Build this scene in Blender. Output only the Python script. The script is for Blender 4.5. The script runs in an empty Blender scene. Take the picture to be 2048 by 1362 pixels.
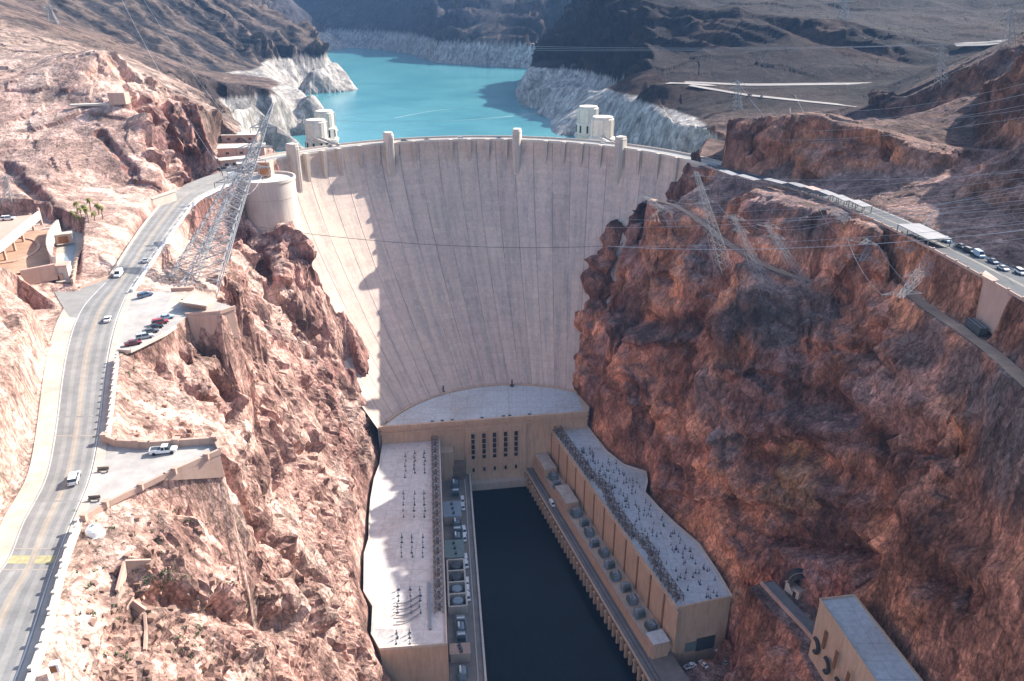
import bpy, math, random, time
import numpy as np
from mathutils import Vector, Matrix
T0=time.time()
random.seed(7); RNG=np.random.RandomState(11)
sc=bpy.context.scene
COL=sc.collection
# ---------------------------------------------------------------- camera model (27 mm lens on a bridge deck, 95 m above the crest)
F=1540.; TH=math.radians(24.4); CZ=95.
def ray(px,py):
    a=(px-1024)/F; b=-(py-681)/F
    return (a, math.cos(TH)+b*math.sin(TH), -math.sin(TH)+b*math.cos(TH))
def U(px,py,z):                      # point of known height
    r=ray(px,py); t=(z-CZ)/r[2]; return (r[0]*t,r[1]*t,z)
def UD(px,py,D):                     # point of known distance
    r=ray(px,py); t=D/r[1]; return (r[0]*t,D,CZ+r[2]*t)
# ---------------------------------------------------------------- dam surface
ZT=134.
def zhw(y): return min(11.,max(0.,(461-y)*.037))
def UH(px,py,dz=0.):
    z=0.
    for _ in range(14): p=U(px,py,z+dz); z=zhw(p[1])
    return U(px,py,z+dz)
def prof(z):
    t=min(1.,max(0.,(-z/ZT-0.05)/0.95)); return t**1.45
def dam_circle(z):
    s=prof(z); return (-19.6+20.4*s, 399.5-44.5*s, 148.-65.7*s)
def dam_pt(a,z,out=0.):
    cx,cy,R=dam_circle(z); R-=out
    return (cx+R*math.sin(a), cy+R*math.cos(a), z)
def dam_hit(px,py):
    r=ray(px,py); t=250.
    while t<900:
        x,y,z=r[0]*t,r[1]*t,CZ+r[2]*t
        if z<2:
            cx,cy,R=dam_circle(z)
            if (x-cx)**2+(y-cy)**2>R*R and y>cy: return (x,y,z)
        t+=1.
    return None
# ---------------------------------------------------------------- numpy noise
def _h(ix,iy,iz,s):
    n=(ix.astype(np.int64)*374761393+iy.astype(np.int64)*668265263+iz.astype(np.int64)*2147483647+s*1274126177)&0xFFFFFFFF
    n=((n^(n>>13))*1274126177)&0xFFFFFFFF
    n=n^(n>>16)
    return (n&0xFFFF)/65535.
def vnoise(x,y,z,s=0):
    ix=np.floor(x);iy=np.floor(y);iz=np.floor(z)
    fx=x-ix;fy=y-iy;fz=z-iz
    fx=fx*fx*fx*(fx*(fx*6-15)+10);fy=fy*fy*fy*(fy*(fy*6-15)+10);fz=fz*fz*fz*(fz*(fz*6-15)+10)
    r=0
    for dx in (0,1):
        wx=fx if dx else 1-fx
        for dy in (0,1):
            wy=fy if dy else 1-fy
            for dz in (0,1):
                wz=fz if dz else 1-fz
                r=r+wx*wy*wz*_h(ix+dx,iy+dy,iz+dz,s)
    return r*2-1
def fbm(x,y,z,o=4,s=0,g=.5):
    r=0;a=1;t=0
    for i in range(o):
        r=r+a*vnoise(x,y,z,s+i*17);t+=a;a*=g;x=x*2.03+3.1;y=y*2.03+1.7;z=z*2.03+5.3
    return r/t
def ridged(x,y,z,o=4,s=0,g=.5):
    r=0;a=1;t=0
    for i in range(o):
        r=r+a*(1-2*np.abs(vnoise(x,y,z,s+i*17)));t+=a;a*=g;x=x*2.07+2.1;y=y*2.07+4.7;z=z*2.07+1.3
    return r/t
def worley(x,y,z,s=0):
    ix=np.floor(x);iy=np.floor(y);iz=np.floor(z)
    d1=np.full(x.shape,9.);d2=np.full(x.shape,9.);v=np.zeros(x.shape)
    for dx in (-1,0,1):
        for dy in (-1,0,1):
            for dz in (-1,0,1):
                cx=ix+dx;cy=iy+dy;cz=iz+dz
                px=cx+_h(cx,cy,cz,s);py=cy+_h(cx,cy,cz,s+5);pz=cz+_h(cx,cy,cz,s+9)
                d=np.sqrt((px-x)**2+(py-y)**2+(pz-z)**2)
                h=_h(cx,cy,cz,s+13)
                m=d<d1
                d2=np.where(m,d1,np.minimum(d2,d)); v=np.where(m,h,v); d1=np.where(m,d,d1)
    return d1,d2,v
def facet(x,y,z,s=0,tilt=1.3):
    """cells that each carry their own tilted plane: angular broken rock"""
    ix=np.floor(x);iy=np.floor(y);iz=np.floor(z)
    d1=np.full(x.shape,9.);d2=np.full(x.shape,9.);v=np.zeros(x.shape);q=np.zeros(x.shape)
    for dx in (-1,0,1):
        for dy in (-1,0,1):
            for dz in (-1,0,1):
                cx=ix+dx;cy=iy+dy;cz=iz+dz
                ax=cx+_h(cx,cy,cz,s)-x;ay=cy+_h(cx,cy,cz,s+5)-y;az=cz+_h(cx,cy,cz,s+9)-z
                d=np.sqrt(ax*ax+ay*ay+az*az)
                h=_h(cx,cy,cz,s+13); pl=h-.5+tilt*(ax*(_h(cx,cy,cz,s+21)-.5)+ay*(_h(cx,cy,cz,s+22)-.5)+az*(_h(cx,cy,cz,s+23)-.5))*1.6
                m=d<d1
                d2=np.where(m,d1,np.minimum(d2,d)); v=np.where(m,h,v); q=np.where(m,pl,q); d1=np.where(m,d,d1)
    return q,d2-d1,v
def sstep(a,b,x):
    t=np.clip((x-a)/(b-a),0,1);return t*t*(3-2*t)
# ---------------------------------------------------------------- terrain control points
PTS=[]
def add(*p): PTS.extend(p)
def line(pts,step=9.):
    for a,b in zip(pts[:-1],pts[1:]):
        L=math.dist(a,b); n=max(1,int(L/step))
        n=min(n,40)
        for i in range(n): PTS.append(tuple(a[k]+(b[k]-a[k])*i/n for k in range(3)))
    PTS.append(pts[-1])
def lu(l,step=9.): line([U(*p) for p in l],step)
def ld(l,step=9.): line([UD(*p) for p in l],step)
def pu(*l): add(*[U(*p) for p in l])
def pd(*l): add(*[UD(*p) for p in l])
# canyon floor
for y in range(20,430,14):
    for x in (-34,-22,-8,8,24): 
        if not(y<200 and x<-30): add((x+ (0 if y<240 else 0),y,-189.))
line([(-44,222,-167),(-38,200,-176),(-33,150,-183),(-30,60,-185),(-30,0,-185)])
# --- left wall
LF=[(765,882),(758,930),(747,960),(740,1000),(737,1040),(736,1080),(727,1110),(726,1185),(744,1215),(741,1270),(758,1300)]
lu([(x-3,y,-147) for x,y in LF],6)
line([tuple(np.add(U(x,y,-147),(6,0,-40))) for x,y in LF],6)
pu((690,1362,-135),(650,1300,-95),(500,1250,-50),(300,1200,-14),(400,1300,-32),(560,1362,-85),(600,1230,-82),(440,1170,-30))
lu([(245,720,0),(350,760,-14),(450,800,-35),(550,850,-62),(650,900,-100),(700,930,-122)])
lu([(430,850,-20),(500,950,-50),(600,1000,-85),(680,1050,-118)])
lu([(440,960,-12),(480,1050,-42),(600,1120,-86),(690,1180,-125)])
pu((470,1000,-26),(490,1110,-44),(420,1050,-17),(465,1160,-37),(455,985,-16))
pu((400,1080,-22),(300,1080,-6),(250,1120,-4),(200,1150,-3),(200,1300,-6),(250,790,-3),(260,850,-3),(330,850,-9))
lu([(230,1060,-1),(330,1010,-2),(440,955,-8)])
add((-40,150,-110),(-45,110,-70),(-55,80,-30),(-38,100,-120),(-34,60,-150),(-60,40,-15),(-40,40,-100))
# ridge below the abutment
lu([(580,440,-18),(600,470,-25),(640,520,-42),(672,570,-60),(690,610,-74),(704,650,-84),(716,720,-100),(724,780,-116),(740,850,-135),(756,880,-147)],6)
line([tuple(np.add(U(x,y,z),(5,9,-34))) for x,y,z in [(600,470,-25),(640,520,-42),(672,570,-60),(690,610,-74),(704,650,-84),(716,720,-100)]],6)
line([(-112,440,-100),(-104,430,-120),(-95,412,-155),(-88,402,-175)])
pu((500,500,-34),(560,480,-26),(600,535,-48),(560,640,-58),(620,620,-72),(680,720,-98),(640,760,-96),(600,700,-76),(540,580,-48),(520,465,-27),(470,460,-24),(470,520,-18),(470,620,-8),(480,560,-7),(500,680,-32),(560,560,-42),(440,702,-13),(262,716,-1),(300,697,-1.5),(340,680,-2.5),(368,668,-4),(385,692,-7),(412,698,-10),(445,740,-20),(400,740,-14),(350,730,-9),(470,760,-29),(300,735,-5))
lu([(340,585,-1),(400,560,-3),(440,520,-8),(430,470,-16),(400,440,-16),(410,410,-20)],6)
# gulch right of road viaduct
pu((375,450,-8),(390,430,-14),(420,400,-14))
# left road hill (bottom left)
lu([(140,640,0),(128,700,1),(100,820,1),(70,960,1),(30,1060,1),(-20,1150,1),(-80,1300,1),(-160,1500,1)],5)
lu([(110,640,7),(70,740,8),(30,900,8),(-10,1020,8),(-80,1160,9)],5)
pu((60,660,12),(0,620,18),(-60,700,22),(0,800,14),(-100,900,20),(-40,560,22),(40,600,14),(90,612,9))
lu([(140,622,3),(118,600,6),(90,572,9),(40,548,12),(0,527,15),(-80,500,20)],5)
line([(-150,236,0.5),(-161,244,0.5),(-175,250,2),(-190,255,4),(-230,262,8)],6)
add((-150,180,26),(-180,120,30),(-240,200,50),(-260,100,50),(-150,60,25),(-120,40,14),(-300,300,45))
# slope left of road near junction
lu([(222,550,0.3),(270,495,0.3),(330,420,0.3),(355,395,0.3),(400,362,0.5)],6)
lu([(160,560,1),(155,520,4),(175,470,7),(230,425,8),(300,405,5)],6)
pu((200,540,1.5),(210,500,4),(260,450,4.5))
# base of the pink hill and the hill itself
lu([(-60,440,9),(0,440,9),(60,432,9),(150,425,8.5),(250,408,7),(330,392,5),(400,368,2),(450,336,0),(470,322,0)],6)
pd((100,330,375),(0,330,375),(200,360,375),(300,330,395),(400,300,430),(440,275,455),(0,270,400),(110,240,420),(150,215,435),(240,200,440),
   (300,200,470),(400,200,480),(440,222,470),(456,262,468),(205,98,480),(240,150,470),(100,110,520),(0,170,450),(0,100,540),(150,170,450),(-100,200,430),(-100,300,390))
pu((462,330,0),(470,300,0))
ld([(456,262,468),(462,275,485),(470,262,520)],8)
lu([(475,320,0),(490,290,0),(500,270,0),(470,262,2)],8)
line([(-150,470,1),(-160,500,0),(-165,520,-3)],6)
line([(-146,520,-70),(-155,545,-70),(-180,600,-75),(-200,680,-75)],10)
ld([(300,150,600),(400,180,640),(460,215,690),(250,110,640),(130,60,720),(0,15,700)],14)
ld([(0,60,620),(130,95,600),(350,140,760),(450,165,830),(600,170,850)],14)
ld([(463,212,715),(522,196,800),(566,191,850),(615,186,872),(629,182,885)],8)
line([(-242,925,-6),(-285,990,-4),(-325,1070,-4),(-352,1150,-4),(-372,1220,-4)],10)
SH=[(-285,770),(-262,800),(-250,828),(-222,860),(-205,853),(-193,860),(-190,876),(-204,905),(-235,952),(-275,1012),(-302,1080),(-318,1150),(-335,1230),(-340,1290)]
line([(a,b,-47) for a,b in SH],8)
SH2=[(-240,805),(-218,842),(-198,836),(-176,848),(-172,884),(-188,922),(-220,968),(-260,1026),(-286,1085),(-302,1150),(-316,1215)]
line([(a,b,-80) for a,b in SH2],8)
pu((520,300,-8),(530,292,-20)); add((-270,780,-25),(-262,812,-22),(-235,868,-25),(-245,900,-15),(-300,850,5),(-285,740,-47),(-262,700,-47),(-240,740,-78),(-225,690,-78))
# dark cliff mountain beyond the inlet
ld([(130,-5,1130),(250,80,1050),(350,125,1050),(450,155,1060),(540,158,1100),(600,150,1180)],18)
ld([(600,150,1200),(640,133,1250),(662,122,1290)],10)
lu([(612,173,-47),(640,172,-47),(668,166,-47),(680,162,-47)],10)
line([tuple(np.add(U(x,y,-47),(16,-22,-33))) for x,y in ((600,176),(640,172),(668,166),(680,162))],10)
line([tuple(np.add(U(680,162,-47),(a,b,c))) for a,b,c in ((22,0,-33),(14,60,-33),(-30,160,-33))],14)
line([tuple(np.add(U(680,162,-47),(a,b,c))) for a,b,c in ((-8,55,0),(-52,160,0),(-120,300,0))],14)
ld([(665,118,1320),(655,100,1360),(640,82,1390),(620,65,1420),(590,45,1440),(560,35,1460),(520,15,1480),(490,0,1500),(440,-30,1550),(400,-60,1600)],18)
pd((300,-60,1400),(100,-60,1300),(0,-60,1300),(500,80,1300),(400,50,1250),(580,100,1330),(250,20,1180))
line([tuple(np.add(U(x,y,-48),(a,b,-32))) for x,y,a,b in ((1175,230,-4,-26),(1150,225,-6,-24),(1060,214,-14,-20),(1029,192,-22,0),(1033,180,-26,30))],10)
add((-290,1600,-75),(-330,1800,-75),(-400,2100,-75))
add((-700,1500,200),(-900,1200,220),(-1500,1500,300),(-700,900,140),(-1500,800,200),(-450,600,70),(-700,500,110),(-450,350,60),(-450,200,60),(-1500,0,100),(-450,0,60),(-600,2200,100),(-900,2600,60),(-1500,3000,100))
# far shore
FS=[(560,90),(610,90),(650,93),(700,97),(760,100),(830,110),(870,127),(950,133),(1045,138),(1075,140),(1150,142)]
lu([(x,y,-48) for x,y in FS],25)
line([tuple(np.add(U(x,y,-48),(0,34,44+(6 if x>860 else 0)))) for x,y in FS],25)
for dD,dz in ((250,110),(700,310),(1300,520)):
    for x,y in FS[1:]:
        p=U(x,y,-48); k=0.25 if x<640 else (.6 if x<700 else 1)
        add((p[0]*(1+dD/p[1]),p[1]+dD,-4+dz*k))
add((-1000,3200,20),(-700,3600,10),(-900,4200,30))
for x in range(-3500,3501,500): add((x,5600,330+120*math.sin(x*.004)),(x,7000,350))
# lake bed
for p in [(-100,552,-85),(-38,568,-85),(40,560,-85),(80,545,-85),(0,650,-85),(-120,650,-85),(-150,750,-80),(0,800,-85),(60,700,-85),(0,1000,-85),(-150,1000,-85),(-200,1250,-85),(-100,1400,-85),(0,1300,-85),(-250,1500,-85),(-100,1700,-85),(100,1600,-85),(-300,1900,-85),(-450,2100,-80),(-100,2000,-85)]: add(p)
# under the dam
for z in (-20,-60,-100,-140):
    for a in ((-60,-50,-35,-15,0,15,32) if z>-90 else (-20,-8,5,15)):
        p=dam_pt(math.radians(a),z); 
        if z<-30 or abs(a)<45: add((p[0]*1.0,p[1]+4,-178.))
# right far: headland, ring, roads
lu([(1175,230,-48),(1150,225,-48),(1060,214,-48),(1040,203,-48),(1029,192,-48)],10)
ld([(1225,190,860),(1180,172,935),(1120,163,1010),(1080,158,1050),(1048,151,1095)],10)
ld([(1045,150,1130),(1060,130,1180),(1085,98,1240),(1120,60,1320),(1150,25,1390),(1180,-10,1450),(1250,-50,1500)],18)
add((20,1350,-75),(60,1500,-75),(140,1700,-75))
lu([(1220,245,-48),(1190,232,-48)],10)
line([tuple(np.add(UD(x,y,D),(-6,-26,-46))) for x,y,D in [(1225,190,850),(1260,205,800),(1300,225,730),(1350,245,670),(1395,258,625),(1425,270,590)]],10)
ld([(1225,190,860),(1260,205,810),(1300,225,740),(1350,245,680),(1395,258,635),(1420,262,600)],10)
line([tuple(np.add(UD(x,y,D),(-26,-40,-78))) for x,y,D in [(1225,190,850),(1260,205,800),(1300,225,730),(1350,245,670)]],10)
line([(118,520,-60),(125,540,-52),(110,560,-70)],8); line([(128,500,0),(140,520,0),(150,545,0),(158,570,-4)],8)
ld([(1370,166,830),(1500,172,825),(1650,170,825),(1830,167,820)],12)
ld([(1340,165,780),(1380,170,770),(1490,190,740),(1620,204,705),(1745,217,665)],10)
pd((1270,172,790),(1300,165,790),(1340,175,770),(1270,198,760),(1330,205,745),(1400,215,700),(1500,215,690),(1450,235,650),(1600,225,650))
pd((1180,110,1130),(1230,150,965),(1300,100,960),(1500,100,930),(1700,115,910),(1850,140,880),(1300,145,875),(1400,140,875),(1500,140,868),(1600,140,865),(1720,146,860),(1300,55,1010),(1450,60,975),(1600,75,955))
ld([(1180,-6,1330),(1240,-2,1180),(1300,3,1080),(1420,12,1030),(1550,31,1000),(1700,44,975),(1800,68,955),(1900,92,930),(2048,96,930),(2200,100,930)],14)
line([(220,1230,62),(300,1160,60),(420,1120,60),(520,1080,58),(620,1060,54)],20)
pd((1400,5,1750),(1500,5,2100),(1700,22,1900),(1850,25,2200),(2048,42,1900),(1900,50,1600),(2048,70,1500),(1650,5,2600),(1750,-8,2900),(1900,8,3000),(2048,10,2900),(2200,0,2500),(1600,-8,3300),(1850,-5,3800),(2048,-12,3900),(1300,-15,2000),(1400,-12,3000))
# red hill over the highway and the mountain on the right
ld([(1423,253,474),(1480,243,462),(1560,238,447),(1640,236,427),(1720,250,409),(1790,268,393),(1850,290,380)],6)
ld([(1440,250,490),(1560,240,490),(1700,244,480)],12)
line([UH(x,y,.4) for x,y in [(1421,326),(1432,333),(1560,359),(1640,378),(1700,394),(1790,428),(1880,468),(1960,503),(2048,543),(2200,620),(2420,735)]],7)
ld([(1424,262,474),(1424,300,472)],6)
pd((1450,300,466),(1520,300,450),(1600,310,428),(1700,340,398),(1720,300,404),(1800,350,374),(1850,350,368),(1900,390,342),(2000,430,308),(2048,300,380),(1950,300,420),(1950,200,490))
ld([(1722,226,640),(1760,205,620),(1850,170,590),(1900,130,570),(1960,110,560),(2048,92,550),(2150,70,520)],10)
pd((1800,240,585),(1850,250,550),(1700,215,680))
add((290,640,25),(420,620,85),(330,300,135),(300,400,120),(280,330,90),(420,300,170),(420,450,160),(600,500,180),(330,150,100),(600,100,120),(420,0,80),(260,100,30),(260,0,20),(700,900,120),(1100,900,160),(600,1500,110),(1500,1500,160),(1500,500,200),(1500,0,150),(900,1100,110),(1500,2200,120),(2500,3000,200))  # includes an out-of-view mountain raised to shade the highway and right cliffs
# right: outer edge of highway and bench
HO=[(1415,337),(1470,353),(1560,373),(1640,397),(1700,422),(1760,449),(1850,493),(1950,548),(2048,603),(2200,690),(2420,822)]
line([UH(x,y) for x,y in HO],7)
LR=[(1300,398,-14),(1350,410,-15),(1400,440,-19),(1450,485,-22),(1510,520,-24),(1560,545,-25.5),(1620,562,-27),(1680,572,-28)]
LR2=[(1770,552,-16),(1790,560,-13),(1850,612,-10),(1900,645,-9),(1940,672,-8),(2000,715,-7),(2048,762,-6),(2150,850,-5),(2330,1010,-4)]
lu(LR,6); lu(LR2,6)
line([UH(x,y,-1.) for x,y in [(1500,380),(1600,410),(1700,442),(1780,478),(1860,520),(1960,580),(2048,632)]],9)
lu([(x-6,y+16,z-1.5) for x,y,z in LR2],6)
pu((1385,338,-1))
SIL=[(1385,340),(1345,372),(1290,398),(1250,420),(1212,442),(1198,480),(1186,520),(1175,570),(1165,620),(1156,700),(1152,775),(1168,815)]
sil=[]
for k,(x,y) in enumerate(SIL[1:]):
    h=dam_hit(x,y)
    if h: sil.append(UD(x,y,h[1]-7))
line(sil,5)
for dx_,dd_ in ((28,9),(58,20),(90,34)):
    c_=[]
    for (x,y) in SIL[3:]:
        h=dam_hit(x+dx_,y)
        if h: c_.append(UD(x+dx_,y,h[1]-dd_))
    line(c_,6)
line([(.8+86*math.sin(math.radians(a)),354.9+86*math.cos(math.radians(a)),-178) for a in range(-56,20,6)],5)
line([(p[0]+24,p[1]+22,p[2]+12) for p in sil[1:]],8)
line([(p[0]+48,p[1]+26,min(-22,p[2]+30)) for p in sil[3:]],8)
lu([(1172,846,-147),(1192,875,-147),(1215,905,-147),(1250,930,-147),(1292,945,-147),(1290,985,-147),(1320,1020,-147),(1350,1048,-147),(1400,1090,-147),(1440,1150,-147),(1467,1195,-147)],5)
line([tuple(np.add(U(x-4,y+3,-147),(-5,0,-40))) for x,y in [(1172,846),(1215,905),(1270,945),(1290,985),(1350,1048),(1400,1090),(1440,1150),(1467,1195)]],6)
ld([(1300,425,415),(1300,600,400),(1300,700,388),(1300,800,375),(1298,900,362)],12)
ld([(1225,560,412),(1215,700,402),(1205,800,395)],12)
ld([(1450,560,345),(1440,700,330),(1450,800,318),(1450,950,302),(1435,1060,290)],12)
ld([(1380,520,385),(1380,650,372),(1380,800,350),(1370,950,328)],12)
ld([(1480,600,335),(1530,640,325),(1600,645,312),(1680,620,310)],8)
ld([(1600,645,310),(1600,800,292),(1600,950,276),(1600,1060,262),(1590,1140,250)],12)
ld([(1700,640,296),(1740,583,296),(1800,592,280),(1835,645,266),(1860,700,250),(1890,760,236),(1950,800,222)],8)
ld([(1700,700,281),(1700,900,256),(1700,1060,237),(1712,1170,224)],12)
ld([(1800,750,251),(1800,900,229),(1800,1050,207),(1830,1200,188),(1880,1362,168)],12)
ld([(1950,860,213),(1950,1000,193),(1960,1200,169),(1980,1362,152)],12)
ld([(2048,880,180),(2048,1100,162),(2048,1300,146)],12)
# ledge, valve house pad
lu([(1522,1172,-125),(1560,1220,-125),(1600,1262,-125),(1622,1283,-125)],5)
lu([(1580,1172,-125),(1615,1210,-125),(1650,1225,-125)],5)
add((108,205,-125),(110,190,-125),(112,170,-125),(114,140,-125),(126,205,-122),(130,190,-115),(134,170,-110),(136,140,-105),(126,215,-115))
line([(95,242,-135),(100,225,-136),(102,205,-137),(104,180,-138),(104,120,-138)],8)
line([(84,252,-160),(90,240,-165),(92,225,-166),(88,205,-170),(84,180,-172),(80,140,-172)],8)
lu([(1470,1250,-160),(1495,1300,-172),(1500,1362,-172)],6)
for y in range(100,250,12): add((66,y,-174),(80,y,-174))
add((150,120,-60),(190,60,-20),(160,60,-60),(130,20,-120),(90,60,-174),(90,0,-174),(220,180,-8),(235,120,0))
for x in (-5000,-3000,-1500,0,1500,3000,5000): add((x,-200,-185 if abs(x)<10 else 100),(x,8200,350))
for y in (500,1500,3000,5000,7000): add((-5000,y,250),(5000,y,250))
add((60,-200,-185),(-40,-200,-185),(260,-200,20),(-160,-200,20))
P=np.array(PTS,float)
# merge near duplicates (keep first), tiny jitter
key={}
keep=[]
for i,p in enumerate(P):
    g=1.6 if p[1]<750 else 5.
    k=(int(p[0]//g),int(p[1]//g))
    if k in key: continue
    key[k]=1; keep.append(i)
P=P[keep]
from mathutils.geometry import delaunay_2d_cdt
res=delaunay_2d_cdt([Vector((float(p[0]),float(p[1]))) for p in P],[],[],0,1e-4,True)
vv=res[0];orig=res[3]
VZ=np.array([P[o[0]][2] if o else 0. for o in orig]); VX=np.array([v.x for v in vv]); VY=np.array([v.y for v in vv])
def raster(x0,x1,y0,y1,st):
    nx=int((x1-x0)/st)+1; ny=int((y1-y0)/st)+1
    Z=np.full((ny,nx),np.nan)
    for t in res[2]:
        a,b,c=t[:3]
        xa,xb,xc=VX[a],VX[b],VX[c];ya,yb,yc=VY[a],VY[b],VY[c]
        i0=max(0,int(math.ceil((min(xa,xb,xc)-x0)/st-1e-6)));i1=min(nx-1,int(math.floor((max(xa,xb,xc)-x0)/st+1e-6)))
        j0=max(0,int(math.ceil((min(ya,yb,yc)-y0)/st-1e-6)));j1=min(ny-1,int(math.floor((max(ya,yb,yc)-y0)/st+1e-6)))
        if i1<i0 or j1<j0: continue
        X,Y=np.meshgrid(x0+np.arange(i0,i1+1)*st,y0+np.arange(j0,j1+1)*st)
        d=(yb-yc)*(xa-xc)+(xc-xb)*(ya-yc)
        if abs(d)<1e-9: continue
        u=((yb-yc)*(X-xc)+(xc-xb)*(Y-yc))/d; v=((yc-ya)*(X-xc)+(xa-xc)*(Y-yc))/d; w=1-u-v
        m=(u>=-1e-6)&(v>=-1e-6)&(w>=-1e-6)
        z=u*VZ[a]+v*VZ[b]+w*VZ[c]
        S=Z[j0:j1+1,i0:i1+1]; S[m]=z[m]
    Z=np.where(np.isnan(Z),0,Z)
    return Z
def blur(Z,n=1):
    for _ in range(n):
        A=np.pad(Z,1,mode='edge')
        Z=(A[:-2,1:-1]+A[2:,1:-1]+2*A[1:-1,1:-1])/4
        A=np.pad(Z,1,mode='edge')
        Z=(A[1:-1,:-2]+A[1:-1,2:]+2*A[1:-1,1:-1])/4
    return Z
NX0,NX1,NY0,NY1=-420.,420.,-50.,760.
ZN=raster(NX0,NX1,NY0,NY1,1.0); ZN=blur(ZN,4)
ZF=raster(-5000,5000,-200,8200,10.); ZF=blur(ZF,3)
ZMd=blur(raster(-640,640,690,1900,4.),1)
def bil(Z,x0,y0,st,x,y):
    fx=np.clip((x-x0)/st,0,Z.shape[1]-1.001);fy=np.clip((y-y0)/st,0,Z.shape[0]-1.001)
    i=fx.astype(int);j=fy.astype(int);u=fx-i;v=fy-j
    return (Z[j,i]*(1-u)+Z[j,i+1]*u)*(1-v)+(Z[j+1,i]*(1-u)+Z[j+1,i+1]*u)*v
def tin(x,y):
    a=bil(ZN,NX0,NY0,1.,x,y);b=bil(ZF,-5000.,-200.,10.,x,y)
    e=np.minimum(np.minimum(x-NX0,NX1-x),np.minimum(y-NY0,NY1-y))
    w=np.clip(e/40.,0,1)
    c=bil(ZMd,-640.,690.,4.,x,y); e2=np.minimum(np.minimum(x+640,640-x),np.minimum(y-690,1900-y)); w2=np.clip(e2/40.,0,1)
    b=c*w2+b*(1-w2)
    return a*w+b*(1-w)
# flats: polygons (world xy) pressed into the terrain; (poly, z, blend)
FLATS=[]
def flat(poly,z,bl=2.,amp=3.): FLATS.append((np.array([(p[0],p[1]) for p in poly],float),z,bl,amp))
def strip(c,w):
    L=[];R=[]
    for i,p in enumerate(c):
        a=c[max(0,i-1)];b=c[min(len(c)-1,i+1)]
        dx,dy=b[0]-a[0],b[1]-a[1];l=math.hypot(dx,dy)
        L.append((p[0]-dy/l*w/2,p[1]+dx/l*w/2));R.append((p[0]+dy/l*w/2,p[1]-dx/l*w/2))
    return L+R[::-1]
ROAD_L=[U(x,y,0) for x,y in [(-190,1500),(-150,1400),(-105,1300),(-40,1180),(15,1130),(40,1050),(70,1000),(95,950),(112,850),(122,760),(132,700),(146,650),(165,610),(200,575),(225,550),(255,500),(290,450),(330,400),(372,368),(415,352),(455,340)]]
ROAD_R=[U(x,y,0) for x,y in [(-10,1500),(20,1400),(60,1300),(95,1180),(112,1130),(143,1050),(165,1000),(185,950),(203,850),(211,760),(220,700),(232,650),(246,610),(262,575),(280,550),(312,500),(347,450),(385,400),(420,382),(455,368),(490,350)]]
flat([(p[0]-(5.5 if p[1]<205 else 1.0),p[1]) for p in ROAD_L]+[(p[0]+4.0,p[1]-1) for p in ROAD_R[::-1]],0.,1.8,2.5)
# junction
JUNC=[U(x,y,0) for x,y in [(105,578),(160,577),(228,552),(285,552),(262,590),(240,640),(140,635),(120,605)]]
flat([(p[0],p[1]) for p in JUNC],0.,2.5)
# viewpoint car park: (250,700)-(345,590)...
PARK=[U(x,y,0) for x,y in [(232,660),(238,700),(262,700),(330,668),(375,632),(440,628),(470,615),(420,600),(372,585),(300,583),(262,583),(245,620)]]
flat(PARK,0.,1.,1.5)
TURN=[U(x,y,0) for x,y in [(205,885),(232,880),(432,884),(438,905),(330,952),(215,1010),(165,1035),(185,950)]]
flat(TURN,0.,1.5)
# wings and river
WL_back=[U(x,y,-145) for x,y in LF]
WR_back=[U(x,y,-145) for x,y in [(1170,845),(1190,873),(1215,904),(1250,932),(1294,946),(1297,965),(1292,987),(1320,1018),(1352,1049),(1400,1090),(1440,1150),(1466,1195)]]
flat(WL_back+[(-20,231),(0,231),(8,392),(-75,392)],-188.,1.2,8)
flat([(22.2,406),(46,408)]+WR_back+[(96,250),(66,247),(10,395)],-188.,1.2,8)
flat([(56,242),(70,246),(96,248),(93,236),(86,225),(84,205),(80,175),(78,130),(30,130)],-172.3,1.5)
flat([(-30,60),(60,60),(60,245),(-5,400),(-20,400),(-28,230),(-42,228)],-188.,3)
def near_z(c):
    c=np.array(c,float)
    Q=np.concatenate([c[:-1]+(c[1:]-c[:-1])*f for f in np.linspace(0,1,12)])
    def fz(X,Y):
        d=(X[:,None]-Q[None,:,0])**2+(Y[:,None]-Q[None,:,1])**2
        return Q[np.argmin(d,1),2]
    return fz
flat(strip([U(*p) for p in LR],5.),near_z([U(*p) for p in LR]),2.5,4)
flat(strip([U(*p) for p in LR2],5.5),near_z([U(*p) for p in LR2]),2.5,4)
flat([UH(x,y) for x,y in [(1421,328),(1560,361),(1640,380),(1700,396),(1790,430),(1880,470),(2048,545),(2200,622),(2420,737)]]+[UH(x,y) for x,y in HO[::-1]],lambda X,Y:np.clip((461-Y)*.037,0,11.),1.5,3)
flat(strip([U(1522,1165,-125),U(1560,1205,-125),U(1612,1255,-125),(116,210),(118,190),(119,160)],13),-125.,1.5)
flat([(106,213),(109,213),(123,214),(128,208),(131,172),(133,118),(108,118)],-126.,1.5,3)
flat([U(x,y,2.)[:2] for x,y in [(158,566),(222,554),(290,455),(352,395),(300,404),(232,427),(180,468),(162,510)]],None,3.,4)
_t=U(1950,662,-8); flat([(_t[0]-5,_t[1]-7),(_t[0]+4,_t[1]-8),(_t[0]+6,_t[1]+6),(_t[0]-4,_t[1]+7)],-8.2,2.,3)
# garage area left
flat([U(x,y,4.) for x,y in [(-120,600),(20,540),(95,545),(118,520),(118,455),(90,436),(0,436),(-120,440)]],4.,2.)
flat([U(x,y,1.) for x,y in [(108,575),(150,575),(168,470),(120,455)]],1.,2.)
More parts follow.
